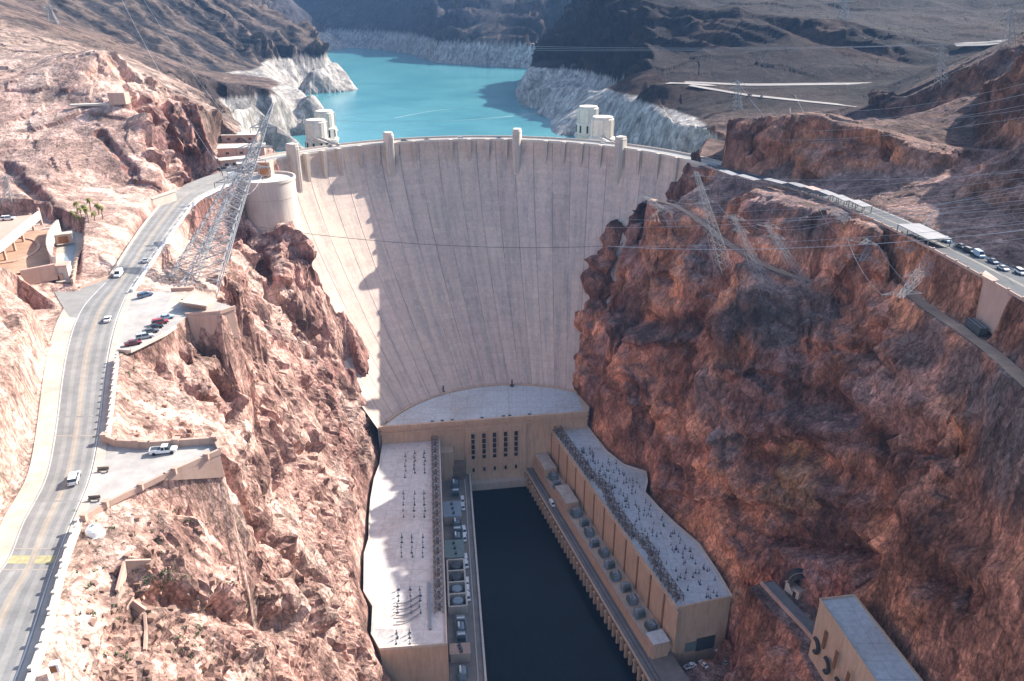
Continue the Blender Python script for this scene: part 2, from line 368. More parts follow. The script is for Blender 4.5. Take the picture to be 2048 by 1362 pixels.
# dam-side plaza at left abutment
flat([(-150,450),(-142,468),(-150,500),(-165,530),(-200,545),(-205,520),(-180,470),(-168,455)],0.,3.)
flat([(112,458),(122,450),(135,500),(150,545),(140,560),(126,520)],0.,2.)
for lst,w,zz in (([UD(*p) for p in [(1370,166,830),(1500,172,825),(1650,170,825),(1830,167,820)]],10,None),([UD(*p) for p in [(1380,170,770),(1490,190,740),(1620,204,705),(1745,217,665)]],12,None)):
    flat(strip(lst,w),zz,6.,25)
FLATS.append((np.array([(-160,235),(-162,215),(-128,205),(-128,235)],float),0.,2.,5))
def apply_flats(x,y,z):
    amp=np.ones_like(x)
    zz=z.copy()
    for poly,zf,bl,am in FLATS:
        x0,y0=poly.min(0)-am-bl-2;x1,y1=poly.max(0)+am+bl+2
        m=(x>x0)&(x<x1)&(y>y0)&(y<y1)
        if not m.any(): continue
        X=x[m];Y=y[m];d=np.full(X.shape,1e9);ins=np.zeros(X.shape,bool)
        n=len(poly)
        for i in range(n):
            ax,ay=poly[i];bx,by=poly[(i+1)%n]
            dx,dy=bx-ax,by-ay;L=dx*dx+dy*dy+1e-9
            t=np.clip(((X-ax)*dx+(Y-ay)*dy)/L,0,1)
            d=np.minimum(d,np.hypot(X-ax-t*dx,Y-ay-t*dy))
            c=((ay>Y)!=(by>Y))&(X<(bx-ax)*(Y-ay)/((by-ay) if abs(by-ay)>1e-9 else 1e-9)+ax)
            ins^=c
        d=np.where(ins,0,d)
        w=1-sstep(0,bl,d)
        if zf is not None: zz[m]=zz[m]*(1-w)+((zf(X,Y) if callable(zf) else zf)-.12)*w
        amp[m]=np.minimum(amp[m],sstep(bl*.3,am+bl,d))
    return zz,amp

def tin_hit(px,py,t0=60.,t1=1200.):
    r=ray(px,py); t=np.arange(t0,t1,.8); x=r[0]*t;y=r[1]*t;z=CZ+r[2]*t
    h=tin(x,y); m=np.nonzero(z<h)[0]
    if len(m)==0: return None
    k=m[0]; return (x[k],y[k],z[k])
# ---------------------------------------------------------------- object helpers
def tag(o,label=None,cat=None,group=None,kind=None):
    if label: o['label']=label
    if cat: o['category']=cat
    if group: o['group']=group
    if kind: o['kind']=kind
    return o
def empty(name,loc=(0,0,0),rz=0.,label=None,cat=None,group=None):
    o=bpy.data.objects.new(name,None); COL.objects.link(o); o.location=loc; o.rotation_euler=(0,0,rz)
    o.empty_display_size=.5
    return tag(o,label,cat,group)
class MB:
    def __init__(s): s.v=[];s.f=[];s.mi=[];s.mats=[];s.cur=0;s.uv={}
    def mat(s,m):
        if m not in s.mats: s.mats.append(m)
        s.cur=s.mats.index(m); return s
    def add(s,vs,fs):
        b=len(s.v); s.v.extend([tuple(p) for p in vs]); s.f.extend([tuple(b+i for i in f) for f in fs]); s.mi.extend([s.cur]*len(fs)); return b
    def box(s,c,d,rz=0.,taper=1.,M=None):
        x,y,z=d[0]/2,d[1]/2,d[2]/2; cs,sn=math.cos(rz),math.sin(rz); vs=[]
        for k,(a,b,e) in enumerate([(-1,-1,-1),(1,-1,-1),(1,1,-1),(-1,1,-1),(-1,-1,1),(1,-1,1),(1,1,1),(-1,1,1)]):
            t=taper if e>0 else 1.
            px,py,pz=a*x*t,b*y*t,e*z
            vs.append((c[0]+px*cs-py*sn,c[1]+px*sn+py*cs,c[2]+pz))
        if M: vs=[tuple(M@Vector(p)) for p in vs]
        s.add(vs,[(0,3,2,1),(4,5,6,7),(0,1,5,4),(1,2,6,5),(2,3,7,6),(3,0,4,7)])
    def bar(s,a,b,w,h=None):
        a=Vector(a);b=Vector(b);h=h or w; d=(b-a)
        if d.length<1e-6: return
        d.normalize(); up=Vector((0,0,1)) if abs(d.z)<.95 else Vector((1,0,0))
        sx=d.cross(up).normalized()*w/2; sy=sx.cross(d).normalized()*h/2
        vs=[a-sx-sy,a+sx-sy,a+sx+sy,a-sx+sy,b-sx-sy,b+sx-sy,b+sx+sy,b-sx+sy]
        s.add(vs,[(0,1,2,3),(7,6,5,4),(0,4,5,1),(1,5,6,2),(2,6,7,3),(3,7,4,0)])
    def tube(s,pts,r,n=6,cap=True,r2=None):
        rings=[]
        for i,p in enumerate(pts):
            a=Vector(pts[max(0,i-1)]);b=Vector(pts[min(len(pts)-1,i+1)]);d=(b-a).normalized()
            up=Vector((0,0,1)) if abs(d.z)<.95 else Vector((1,0,0))
            sx=d.cross(up).normalized();sy=sx.cross(d).normalized()
            rr=r if r2 is None else r+(r2-r)*i/max(1,len(pts)-1)
            rings.append([Vector(p)+sx*rr*math.cos(2*math.pi*k/n)+sy*rr*math.sin(2*math.pi*k/n) for k in range(n)])
        b=s.add([q for R in rings for q in R],[(i*n+k,i*n+(k+1)%n,(i+1)*n+(k+1)%n,(i+1)*n+k) for i in range(len(pts)-1) for k in range(n)])
        if cap:
            s.f.append(tuple(b+k for k in range(n))[::-1]);s.mi.append(s.cur)
            s.f.append(tuple(b+(len(pts)-1)*n+k for k in range(n)));s.mi.append(s.cur)
    def lathe(s,c,prof,n=16,a0=0.,a1=2*math.pi):
        m=len(prof);full=abs(a1-a0-2*math.pi)<1e-6;k=n if full else n+1
        vs=[(c[0]+r*math.cos(a0+(a1-a0)*i/n),c[1]+r*math.sin(a0+(a1-a0)*i/n),c[2]+z) for i in range(k) for r,z in prof]
        fs=[]
        for i in range(n):
            j=(i+1)%k
            for q in range(m-1): fs.append((i*m+q,j*m+q,j*m+q+1,i*m+q+1))
        s.add(vs,fs)
    def prism(s,poly,z0,z1,top=True,bottom=True):
        n=len(poly)
        z0f=z0 if callable(z0) else (lambda p:z0); z1f=z1 if callable(z1) else (lambda p:z1)
        ar=sum(poly[i][0]*poly[(i+1)%n][1]-poly[(i+1)%n][0]*poly[i][1] for i in range(n))
        if ar<0: poly=poly[::-1]
        vs=[(p[0],p[1],z0f(p)) for p in poly]+[(p[0],p[1],z1f(p)) for p in poly]
        fs=[(i,(i+1)%n,n+(i+1)%n,n+i) for i in range(n)]
        if top: fs.append(tuple(range(n,2*n)))
        if bottom: fs.append(tuple(range(n-1,-1,-1)))
        s.add(vs,fs)
    def build(s,name,m=None,parent=None,smooth=False,loc=None):
        me=bpy.data.meshes.new(name)
        off=Vector(loc) if loc else Vector((0,0,0))
        me.from_pydata([tuple(Vector(p)-off) for p in s.v],[],s.f)
        mats=s.mats if s.mats else [m]
        for q in mats: me.materials.append(q)
        if s.mats: me.polygons.foreach_set('material_index',s.mi)
        if smooth: me.polygons.foreach_set('use_smooth',[True]*len(me.polygons))
        me.update()
        o=bpy.data.objects.new(name,me); COL.objects.link(o); o.location=off
        if parent: o.parent=parent
        return o
def grid_mesh(name,X,Y,Z,m,parent=None,smooth=False,uv=None,col=None,flip=False,fine=None):
    ny,nx=X.shape
    me=bpy.data.meshes.new(name)
    co=np.stack([X,Y,Z],-1).reshape(-1,3).astype(np.float32)
    I=np.arange(ny*nx).reshape(ny,nx)
    q=np.stack([I[:-1,:-1],I[:-1,1:],I[1:,1:],I[1:,:-1]],-1).reshape(-1,4)
    if flip: q=q[:,::-1]
    me.vertices.add(len(co)); me.vertices.foreach_set('co',co.ravel())
    me.loops.add(q.size); me.loops.foreach_set('vertex_index',q.ravel().astype(np.int32))
    me.polygons.add(len(q)); me.polygons.foreach_set('loop_start',np.arange(0,q.size,4,dtype=np.int32)); me.polygons.foreach_set('loop_total',np.full(len(q),4,dtype=np.int32))
    sm=np.full(len(q),bool(smooth)) if np.isscalar(smooth) else smooth[:-1,:-1].ravel()
    me.polygons.foreach_set('use_smooth',sm)
    me.update(calc_edges=True)
    if uv is not None:
        l=me.uv_layers.new(name='UVMap'); u=np.stack([uv[0].ravel()[q.ravel()],uv[1].ravel()[q.ravel()]],-1).astype(np.float32); l.data.foreach_set('uv',u.ravel())
    if col is not None:
        a=me.attributes.new('Col','FLOAT_COLOR','POINT'); c=np.concatenate([col.reshape(-1,3),np.ones((len(co),1))],1).astype(np.float32); a.data.foreach_set('color',c.ravel())
    if fine is not None:
        a=me.attributes.new('Fine','FLOAT','POINT'); a.data.foreach_set('value',fine.ravel().astype(np.float32))
    me.materials.append(m)
    o=bpy.data.objects.new(name,me); COL.objects.link(o)
    if parent: o.parent=parent
    return o
# ---------------------------------------------------------------- materials
def newmat(name):
    m=bpy.data.materials.new(name); m.use_nodes=True; nt=m.node_tree
    b=nt.nodes['Principled BSDF']; return m,nt,b
def N(nt,t,**k):
    n=nt.nodes.new(t)
    for a,v in k.items():
        if a.startswith('i_'): n.inputs[a[2:].replace('_',' ')].default_value=v
        else: setattr(n,a,v)
    return n
def ramp(nt,fac,stops,interp='LINEAR'):
    r=N(nt,'ShaderNodeValToRGB'); r.color_ramp.interpolation=interp
    e=r.color_ramp.elements
    while len(e)<len(stops): e.new(.5)
    for q,(p,c) in zip(e,stops): q.position=p; q.color=(c,c,c,1) if isinstance(c,(int,float)) else (c[0],c[1],c[2],1)
    nt.links.new(fac,r.inputs[0]); return r.outputs[0]
def mixc(nt,f,a,b,mode='MIX'):
    n=N(nt,'ShaderNodeMix',data_type='RGBA',blend_type=mode)
    for s,v in ((n.inputs[0],f),(n.inputs[6],a),(n.inputs[7],b)):
        if hasattr(v,'is_output') or isinstance(v,bpy.types.NodeSocket): nt.links.new(v,s)
        elif isinstance(v,(tuple,list)): s.default_value=(v[0],v[1],v[2],1)
        else: s.default_value=v
    return n.outputs[2]
def noise(nt,vec,scale,detail=4,rough=.55,out=0):
    n=N(nt,'ShaderNodeTexNoise'); n.inputs['Scale'].default_value=scale; n.inputs['Detail'].default_value=detail; n.inputs['Roughness'].default_value=rough
    if vec is not None: nt.links.new(vec,n.inputs['Vector'])
    return n.outputs[out]
def mapping(nt,vec,sc_=(1,1,1),rot=(0,0,0)):
    n=N(nt,'ShaderNodeMapping'); n.inputs['Scale'].default_value=sc_; n.inputs['Rotation'].default_value=rot; nt.links.new(vec,n.inputs[0]); return n.outputs[0]
def bump(nt,h,b,strength=.5,dist=1.):
    n=N(nt,'ShaderNodeBump'); n.inputs['Strength'].default_value=strength; n.inputs['Distance'].default_value=dist
    nt.links.new(h,n.inputs['Height']); nt.links.new(n.outputs[0],b.inputs['Normal'])
def simple(name,c,rough=.7,metal=0.,var=.18,scale=.35,bmp=0.):
    m,nt,b=newmat(name); g=N(nt,'ShaderNodeNewGeometry').outputs['Position']
    n=noise(nt,g,scale,5)
    c1=tuple(x*(1-var) for x in c); c2=tuple(min(1,x*(1+var)) for x in c)
    nt.links.new(ramp(nt,n,[(.3,c1),(.7,c2)]),b.inputs['Base Color'])
    b.inputs['Roughness'].default_value=rough; b.inputs['Metallic'].default_value=metal
    if bmp: bump(nt,noise(nt,g,scale*6,4),b,bmp,.2)
    return m
def concrete(name,c,stain=(.75,.7,.66),lift=1.5,zsc=.12,var=.14):
    m,nt,b=newmat(name); g=N(nt,'ShaderNodeNewGeometry').outputs['Position']
    n1=noise(nt,g,.12,5); n2=noise(nt,mapping(nt,g,(1,1,zsc)),.9,4); n3=noise(nt,g,2.2,3)
    col=mixc(nt,1.,tuple(c),ramp(nt,n1,[(.3,1-var),(.7,1+var*.4)]),'MULTIPLY')
    col=mixc(nt,ramp(nt,n2,[(.45,0.),(.75,.75)]),col,tuple(c[i]*stain[i] for i in range(3)))
    col=mixc(nt,ramp(nt,n3,[(.35,.25),(.5,0.)]),col,tuple(c[i]*.7 for i in range(3)))
    nt.links.new(col,b.inputs['Base Color']); b.inputs['Roughness'].default_value=.85
    # formwork lift lines
    sx=N(nt,'ShaderNodeSeparateXYZ'); nt.links.new(g,sx.inputs[0])
    w=N(nt,'ShaderNodeMath',operation='MULTIPLY'); w.inputs[1].default_value=1/lift; nt.links.new(sx.outputs[2],w.inputs[0])
    f=N(nt,'ShaderNodeMath',operation='FRACT'); nt.links.new(w.outputs[0],f.inputs[0])
    l=ramp(nt,f.outputs[0],[(0.,0.),(.08,1.)])
    bump(nt,l,b,.25,.08)
    return m
M={}
def roofm(name,c):
    m,nt,b=newmat(name); g=N(nt,'ShaderNodeNewGeometry').outputs['Position']
    n1=noise(nt,g,.05,5,.6); n2=noise(nt,g,.5,4,.6); n3=noise(nt,g,5.,3)
    col=mixc(nt,ramp(nt,n1,[(.48,0.),(.68,.55)]),c,tuple(x*y for x,y in zip(c,(.78,.66,.58))))
    col=mixc(nt,1.,col,ramp(nt,n2,[(.3,.82),(.6,1.06)]),'MULTIPLY'); col=mixc(nt,1.,col,ramp(nt,n3,[(.3,.88),(.7,1.08)]),'MULTIPLY')
    br=N(nt,'ShaderNodeTexBrick'); br.offset=0.; br.inputs['Scale'].default_value=.11; br.inputs['Mortar Size'].default_value=.012; br.inputs['Row Height'].default_value=.8; br.inputs['Brick Width'].default_value=1.
    br.inputs['Color1'].default_value=(1,1,1,1); br.inputs['Color2'].default_value=(.93,.93,.93,1); br.inputs['Mortar'].default_value=(.6,.6,.6,1); nt.links.new(g,br.inputs['Vector'])
    col=mixc(nt,.8,col,mixc(nt,1.,col,br.outputs['Color'],'MULTIPLY'))
    nt.links.new(col,b.inputs['Base Color']); b.inputs['Roughness'].default_value=.85; return m
def rockmat():
    m,nt,b=newmat('canyon_rock'); g=N(nt,'ShaderNodeNewGeometry').outputs['Position']
    a=N(nt,'ShaderNodeAttribute',attribute_name='Col').outputs['Color']
    fg=N(nt,'ShaderNodeAttribute',attribute_name='Fine').outputs['Fac']
    def math_(op,x,y):
        n=N(nt,'ShaderNodeMath',operation=op)
        for k_,v in ((0,x),(1,y)):
            if isinstance(v,(int,float)): n.inputs[k_].default_value=v
            else: nt.links.new(v,n.inputs[k_])
        return n.outputs[0]
    # warped, slightly tilted rock coordinates
    nz_=N(nt,'ShaderNodeTexNoise'); nz_.inputs['Scale'].default_value=.07; nz_.inputs['Detail'].default_value=4; nt.links.new(g,nz_.inputs['Vector'])
    wv=N(nt,'ShaderNodeVectorMath',operation='MULTIPLY_ADD'); nt.links.new(nz_.outputs['Color'],wv.inputs[0]); wv.inputs[1].default_value=(3.2,3.2,3.2); nt.links.new(g,wv.inputs[2])
    w=mapping(nt,wv.outputs[0],(1,1,.62),(.35,.25,.3))
    def vor(scale,feature='F1',out='Color'):
        v=N(nt,'ShaderNodeTexVoronoi',feature=feature); v.inputs['Scale'].default_value=scale; nt.links.new(w,v.inputs['Vector']); return v.outputs[out]
    def rid(scale,det):
        n=N(nt,'ShaderNodeTexNoise'); n.noise_type='RIDGED_MULTIFRACTAL'; n.normalize=True; n.inputs['Scale'].default_value=scale; n.inputs['Detail'].default_value=det; n.inputs['Roughness'].default_value=.6; nt.links.new(w,n.inputs['Vector']); return n.outputs[0]
    def bw(c):
        n=N(nt,'ShaderNodeSeparateColor'); nt.links.new(c,n.inputs[0]); return n.outputs[0]
    big=ramp(nt,bw(vor(.085)),[(0.,.66),(1.,1.28)]); mid=ramp(nt,bw(vor(.26)),[(0.,.68),(1.,1.30)]); sml=ramp(nt,bw(vor(.8)),[(0.,.72),(1.,1.26)])
    n1=noise(nt,w,.11,7,.68); n2=noise(nt,w,1.05,5,.75)
    # streaks that run down the fall line
    def dt(v):
        n=N(nt,'ShaderNodeVectorMath',operation='DOT_PRODUCT'); nt.links.new(g,n.inputs[0]); n.inputs[1].default_value=v; return n.outputs['Value']
    cb=N(nt,'ShaderNodeCombineXYZ'); nt.links.new(dt((.707,-.707,0)),cb.inputs[0]); nt.links.new(dt((.65,.65,.39)),cb.inputs[1]); nt.links.new(dt((.035,.035,-.115)),cb.inputs[2])
    sa=N(nt,'ShaderNodeVectorMath',operation='MULTIPLY_ADD'); nt.links.new(nz_.outputs['Color'],sa.inputs[0]); sa.inputs[1].default_value=(1.8,1.8,.8); nt.links.new(cb.outputs[0],sa.inputs[2])
    n5=noise(nt,sa.outputs[0],.55,5,.7); n6=noise(nt,sa.outputs[0],.14,4,.6)
    col=mixc(nt,.55,a,mixc(nt,1.,a,big,'MULTIPLY'))
    col=mixc(nt,.7,col,mixc(nt,1.,col,mid,'MULTIPLY'))
    col=mixc(nt,fg,col,mixc(nt,1.,col,sml,'MULTIPLY'))
    col=mixc(nt,1.,col,ramp(nt,n1,[(.32,.5),(.5,1.),(.68,1.45)]),'MULTIPLY')
    col=mixc(nt,fg,col,mixc(nt,1.,col,ramp(nt,n2,[(.38,.60),(.5,1.),(.62,1.36)]),'MULTIPLY'))
    col=mixc(nt,math_('MULTIPLY',fg,.95),col,mixc(nt,1.,col,ramp(nt,n5,[(.36,.60),(.5,1.),(.64,1.22)]),'MULTIPLY'))
    col=mixc(nt,.7,col,mixc(nt,1.,col,ramp(nt,n6,[(.36,.72),(.5,1.),(.64,1.16)]),'MULTIPLY'))
    r1=rid(.045,6); r2=rid(.2,4)
    c1=ramp(nt,r1,[(.60,1.),(.78,.45)]); c2=ramp(nt,r2,[(.62,1.),(.8,.5)])
    col=mixc(nt,.7,col,mixc(nt,1.,col,c1,'MULTIPLY')); col=mixc(nt,math_('MULTIPLY',fg,.7),col,mixc(nt,1.,col,c2,'MULTIPLY'))
    e1=ramp(nt,vor(.26,'DISTANCE_TO_EDGE','Distance'),[(0.,.38),(.055,1.)])
    col=mixc(nt,math_('MULTIPLY',fg,.62),col,mixc(nt,1.,col,e1,'MULTIPLY'))
    e2=ramp(nt,vor(.085,'DISTANCE_TO_EDGE','Distance'),[(0.,.45),(.03,1.)]); col=mixc(nt,.6,col,mixc(nt,1.,col,e2,'MULTIPLY'))
    nt.links.new(col,b.inputs['Base Color']); b.inputs['Roughness'].default_value=.95
    b.inputs['Specular IOR Level'].default_value=.1
    h=math_('ADD',math_('MULTIPLY',bw(vor(.26)),.8),math_('MULTIPLY',n2,.9)); h=math_('ADD',h,math_('MULTIPLY',bw(vor(.8)),.35)); h=math_('SUBTRACT',h,math_('MULTIPLY',r2,.5)); h=math_('ADD',h,math_('MULTIPLY',n5,1.1))
    bump(nt,h,b,.68,1.4)
    return m
M['rock']=rockmat()
def dammat():
    m,nt,b=newmat('dam_concrete'); uv=N(nt,'ShaderNodeUVMap').outputs[0]; g=N(nt,'ShaderNodeNewGeometry').outputs['Position']
    s=N(nt,'ShaderNodeSeparateXYZ'); nt.links.new(uv,s.inputs[0])
    # u in block columns (1 per column), v in metres
    def fr(x,k):
        w=N(nt,'ShaderNodeMath',operation='MULTIPLY'); w.inputs[1].default_value=k; nt.links.new(x,w.inputs[0])
        f=N(nt,'ShaderNodeMath',operation='FRACT'); nt.links.new(w.outputs[0],f.inputs[0]); return f.outputs[0],w.outputs[0]
    fu,wu=fr(s.outputs[0],1.); fv,wv=fr(s.outputs[1],1/3.0)
    jl=ramp(nt,fu,[(0.,1.),(.035,0.),(.965,0.),(1.,1.)]); hl=ramp(nt,fv,[(0.,1.),(.10,0.)])
    # per block tint
    wn=N(nt,'ShaderNodeTexWhiteNoise',noise_dimensions='2D'); cb=N(nt,'ShaderNodeCombineXYZ')
    for k,x in enumerate((wu,wv)):
        fl=N(nt,'ShaderNodeMath',operation='FLOOR'); nt.links.new(x,fl.inputs[0]); nt.links.new(fl.outputs[0],cb.inputs[k])
    nt.links.new(cb.outputs[0],wn.inputs['Vector'])
    wc=N(nt,'ShaderNodeTexWhiteNoise',noise_dimensions='1D'); fl=N(nt,'ShaderNodeMath',operation='FLOOR'); nt.links.new(wu,fl.inputs[0]); nt.links.new(fl.outputs[0],wc.inputs['W'])
    n1=noise(nt,mapping(nt,uv,(1.,.012,1)),2.2,5,.6)      # long vertical streaks
    n2=noise(nt,mapping(nt,uv,(1.,.03,1)),9.,6,.7); n5=noise(nt,mapping(nt,uv,(1.,.02,1)),26.,3,.6)
    n3=noise(nt,g,.02,4); n4=noise(nt,g,.4,4)
    base=(.62,.485,.385)
    col=mixc(nt,ramp(nt,n3,[(.38,0.),(.62,1.)]),base,(.58,.44,.37))
    col=mixc(nt,ramp(nt,n1,[(.44,0.),(.66,.75)]),col,(.38,.315,.28))
    col=mixc(nt,ramp(nt,n2,[(.5,0.),(.72,.55)]),col,(.68,.58,.50))
    col=mixc(nt,1.,col,ramp(nt,wn.outputs['Value'],[(0.,.93),(1.,1.04)]),'MULTIPLY')
    col=mixc(nt,1.,col,ramp(nt,wc.outputs['Value'],[(0.,.92),(1.,1.05)]),'MULTIPLY')
    col=mixc(nt,1.,col,ramp(nt,n4,[(.3,.9),(.7,1.06)]),'MULTIPLY'); col=mixc(nt,1.,col,ramp(nt,n5,[(.30,.84),(.5,1.),(.7,1.04)]),'MULTIPLY')
    nj=noise(nt,mapping(nt,uv,(.7,.03,1)),1.3,3)
    mj=N(nt,'ShaderNodeMath',operation='MULTIPLY'); nt.links.new(jl,mj.inputs[0]); nt.links.new(ramp(nt,nj,[(.4,.15),(.6,.85)]),mj.inputs[1])
    col=mixc(nt,mj.outputs[0],col,(.17,.14,.13))
    mh=N(nt,'ShaderNodeMath',operation='MULTIPLY'); mh.inputs[1].default_value=.26; nt.links.new(hl,mh.inputs[0])
    col=mixc(nt,mh.outputs[0],col,(.27,.23,.21))
    nt.links.new(col,b.inputs['Base Color']); b.inputs['Roughness'].default_value=.85
    h=N(nt,'ShaderNodeMath',operation='ADD'); nt.links.new(wc.outputs['Value'],h.inputs[0])
    h2=N(nt,'ShaderNodeMath',operation='MULTIPLY'); h2.inputs[1].default_value=-1.; nt.links.new(jl,h2.inputs[0]); nt.links.new(h2.outputs[0],h.inputs[1])
    bump(nt,h.outputs[0],b,.5,.5)
    return m
M['dam']=dammat()
M['conc']=concrete('pale_concrete',(.50,.42,.36))
M['conc_w']=concrete('tan_wall_concrete',(.58,.42,.30),stain=(.72,.64,.56),lift=1.5)
M['conc_p']=concrete('pink_concrete',(.50,.34,.27),stain=(.8,.74,.7))
M['conc_l']=concrete('light_concrete',(.60,.53,.46))
M['cream']=simple('cream_stone',(.62,.56,.48),.8,0,.1,.5)
M['pale_shade']=concrete('tower_concrete',(.58,.54,.47))
M['roofpale']=roofm('pale_roof_coating',(.54,.55,.55))
M['roofwhite']=roofm('white_roof_gravel',(.62,.585,.56))
M['dark']=simple('dark_recess',(.03,.026,.024),.8)
M['brown']=simple('rust_brown_panel',(.22,.09,.035),.7)
M['glass']=simple('dark_glass',(.03,.04,.05),.15)
M['pylon']=simple('dull_pylon_steel',(.30,.305,.31),.8,0.,.1,1.)
M['steel']=simple('galvanised_steel',(.27,.28,.29),.45,.5,.1,1.)
M['steel_w']=simple('weathered_bright_steel',(.42,.43,.43),.4,.3,.1,1.)
M['steel_b']=simple('brown_grey_steel',(.22,.17,.14),.6,.2,.2,1.)
M['wire']=simple('conductor_wire',(.50,.48,.47),.4,.4,.05,1.)
M['dkgrey']=simple('dark_grey_metal',(.06,.07,.08),.5,.2,.3,1.)
M['bluegrey']=simple('blue_grey_paint',(.22,.28,.33),.5,.1,.15,.8)
M['green']=simple('grey_green_paint',(.16,.22,.21),.55,.1,.15,.8)
M['white']=simple('white_paint',(.78,.78,.77),.35,0,.03,1.)
M['wall_orange']=simple('orange_brown_door',(.33,.13,.04),.7)
def asph(name,c,scale=.3):
    m,nt,b=newmat(name); g=N(nt,'ShaderNodeNewGeometry').outputs['Position']
    n1=noise(nt,g,scale,5); n2=noise(nt,g,4.,4); n3=noise(nt,g,.07,4)
    col=mixc(nt,1.,c,ramp(nt,n1,[(.3,.84),(.7,1.14)]),'MULTIPLY'); col=mixc(nt,1.,col,ramp(nt,n2,[(.3,.9),(.7,1.08)]),'MULTIPLY')
    col=mixc(nt,1.,col,ramp(nt,n3,[(.35,.88),(.65,1.1)]),'MULTIPLY')
    nt.links.new(col,b.inputs['Base Color']); b.inputs['Roughness'].default_value=.88; return m
M['asphalt']=asph('worn_asphalt',(.25,.24,.225)); M['asph_mid']=asph('road_centre_wear',(.30,.26,.22)); M['asph_dark']=asph('tyre_track',(.20,.195,.19))
M['pave']=asph('car_park_paving',(.36,.335,.31)); M['walk']=asph('sidewalk_concrete',(.44,.38,.32)); M['asph_hwy']=asph('highway_asphalt',(.052,.058,.068))
M['dirt']=asph('dirt_track',(.40,.25,.17)); M['palegravel']=asph('pale_gravel_road',(.24,.215,.20),.05); M['deckroad']=asph('service_road_concrete',(.20,.175,.16))
M['shoulder']=asph('pale_gravel_shoulder',(.46,.40,.33))
M['paint_w']=simple('road_paint_white',(.60,.58,.55),.6); M['paint_y']=simple('faded_yellow_paint',(.36,.32,.17),.7,0,.3,1.)
def watermat(name,c,rough,bs,scale,dist,col2=None):
    m,nt,b=newmat(name); g=N(nt,'ShaderNodeNewGeometry').outputs['Position']
    n=noise(nt,g,.012,4)
    nt.links.new(ramp(nt,n,[(.35,c),(.65,col2 or c)]),b.inputs['Base Color'])
    b.inputs['Roughness'].default_value=rough; b.inputs['IOR'].default_value=1.33; b.inputs['Specular IOR Level'].default_value=.12 if 'river' in name else .5
    n1=noise(nt,mapping(nt,g,(1,.6,1)),scale,6,.6); bump(nt,n1,b,bs,dist); return m
M['lake']=watermat('lake_water',(.05,.21,.245),.2,.35,.35,.6,(.08,.265,.29))
M['river']=watermat('river_water',(.003,.006,.011),.10,.35,.22,.8,(.004,.010,.022))
# ---------------------------------------------------------------- terrain mesh
ny_near=np.concatenate([np.arange(30,110,1.3),np.arange(110,420,.85),np.arange(420,640,1.15)])
far=[640.]
while far[-1]<8000: far.append(far[-1]*1.004+.3)
ys=np.concatenate([ny_near,far]); sx=np.linspace(-1,1,1050)
# denser sampling over the visible width
sx=np.sign(sx)*(0.62*np.abs(sx)+0.38*np.abs(sx)**3)
S,Y=np.meshgrid(sx,ys); W=330+.60*Y
X=S*W
Z0=tin(X,Y); Z1,AMP=apply_flats(X,Y,Z0)
def normals(X,Y,Z):
    dxu=np.gradient(X,axis=1);dyu=np.gradient(Y,axis=1);dzu=np.gradient(Z,axis=1)
    dxv=np.gradient(X,axis=0);dyv=np.gradient(Y,axis=0);dzv=np.gradient(Z,axis=0)
    nx=dyu*dzv-dzu*dyv;ny=dzu*dxv-dxu*dzv;nz=dxu*dyv-dyu*dxv
    l=np.sqrt(nx*nx+ny*ny+nz*nz)+1e-9
    return nx/l,ny/l,nz/l
print('a',time.time()-T0)
nx,ny,nz=normals(X,Y,blur(Z1,2))
steep=np.clip(1-nz,0,1)
grav=sstep(-40,-60,X)*sstep(185,140,Y)*sstep(.72,.35,steep)*sstep(-70,-35,Z1)
AMP=AMP*(1-.74*grav)
def fields(X,Y,Z,k):
    cx,cy,cz=X/k,Y/k,Z/k*.5
    wx=cx+3*fbm(cx/30,cy/30,cz/30,3,3); wy=cy+3*fbm(cx/30,cy/30,cz/30,3,8)
    r1=ridged(wx/46,wy/46,cz/40,3,21,.5); r2=ridged(wx/15,wy/15,cz/15,3,31,.55)
    q1,g1,cv=facet(wx/10,wy/10,cz/8,5); q0,g0,cv0=facet(wx/27,wy/27,cz/20,45); f1=fbm(wx/4,wy/4,cz/2.5,3,41,.6)
    q2=facet(wx/4,wy/4,cz/3.2,15)[0] if k==1 else 0*X
    return [r1,r2,q1*3.0-.9*(1-sstep(0,.10,g1)),q0*8.,q2*1.15,f1,cv,cv0,fbm(X/k/60,Y/k/60,Z/k/60,4,77),fbm(X/k/22,Y/k/22,Z/k/14,4,97),0*X+k]
ia=int(np.searchsorted(ys,770.)); ib=int(np.searchsorted(ys,620.))
FA=fields(X[:ia],Y[:ia],Z1[:ia],1.); FB=fields(X[ib:],Y[ib:],Z1[ib:],2.7)
wfa=sstep(620,760,Y); OUT=[]
for a_,b_ in zip(FA,FB):
    o_=np.zeros_like(X); o_[:ia]=a_*(1-wfa[:ia]); o_[ib:]+=b_*wfa[ib:]; OUT.append(o_)
r1,r2,block,blk0,blk2,f1,cv,cv0,big,big2,k=OUT; ev_=cv
big_=big
cliff=.25+1.15*sstep(.10,.45,steep)
nr_=1-sstep(600,700,Y)
rid_=np.exp(-(((X+92)/26)**2+((Y-408)/30)**2))
AMP=AMP*(1-.72*rid_)
AMP=AMP*(1-.85*((Y>500)&(X<140))*sstep(-70,-56,Z1)*sstep(8,-4,Z1))
lft=sstep(10,-30,X)*nr_*sstep(390,345,Y)
ter=(Z1+.22*X-.12*Y+16*fbm(X/70,Y/70,Z1/90,3,201))/24.; tf=ter-np.floor(ter); terr=np.where(tf<.72,tf/.72,(1-tf)/.28)-.5
ter2=(Z1+.1*X+.2*Y+9*fbm(X/40,Y/40,Z1/50,3,211))/8.5; tf=ter2-np.floor(ter2); terr2=np.where(tf<.75,tf/.75,(1-tf)/.25)-.5
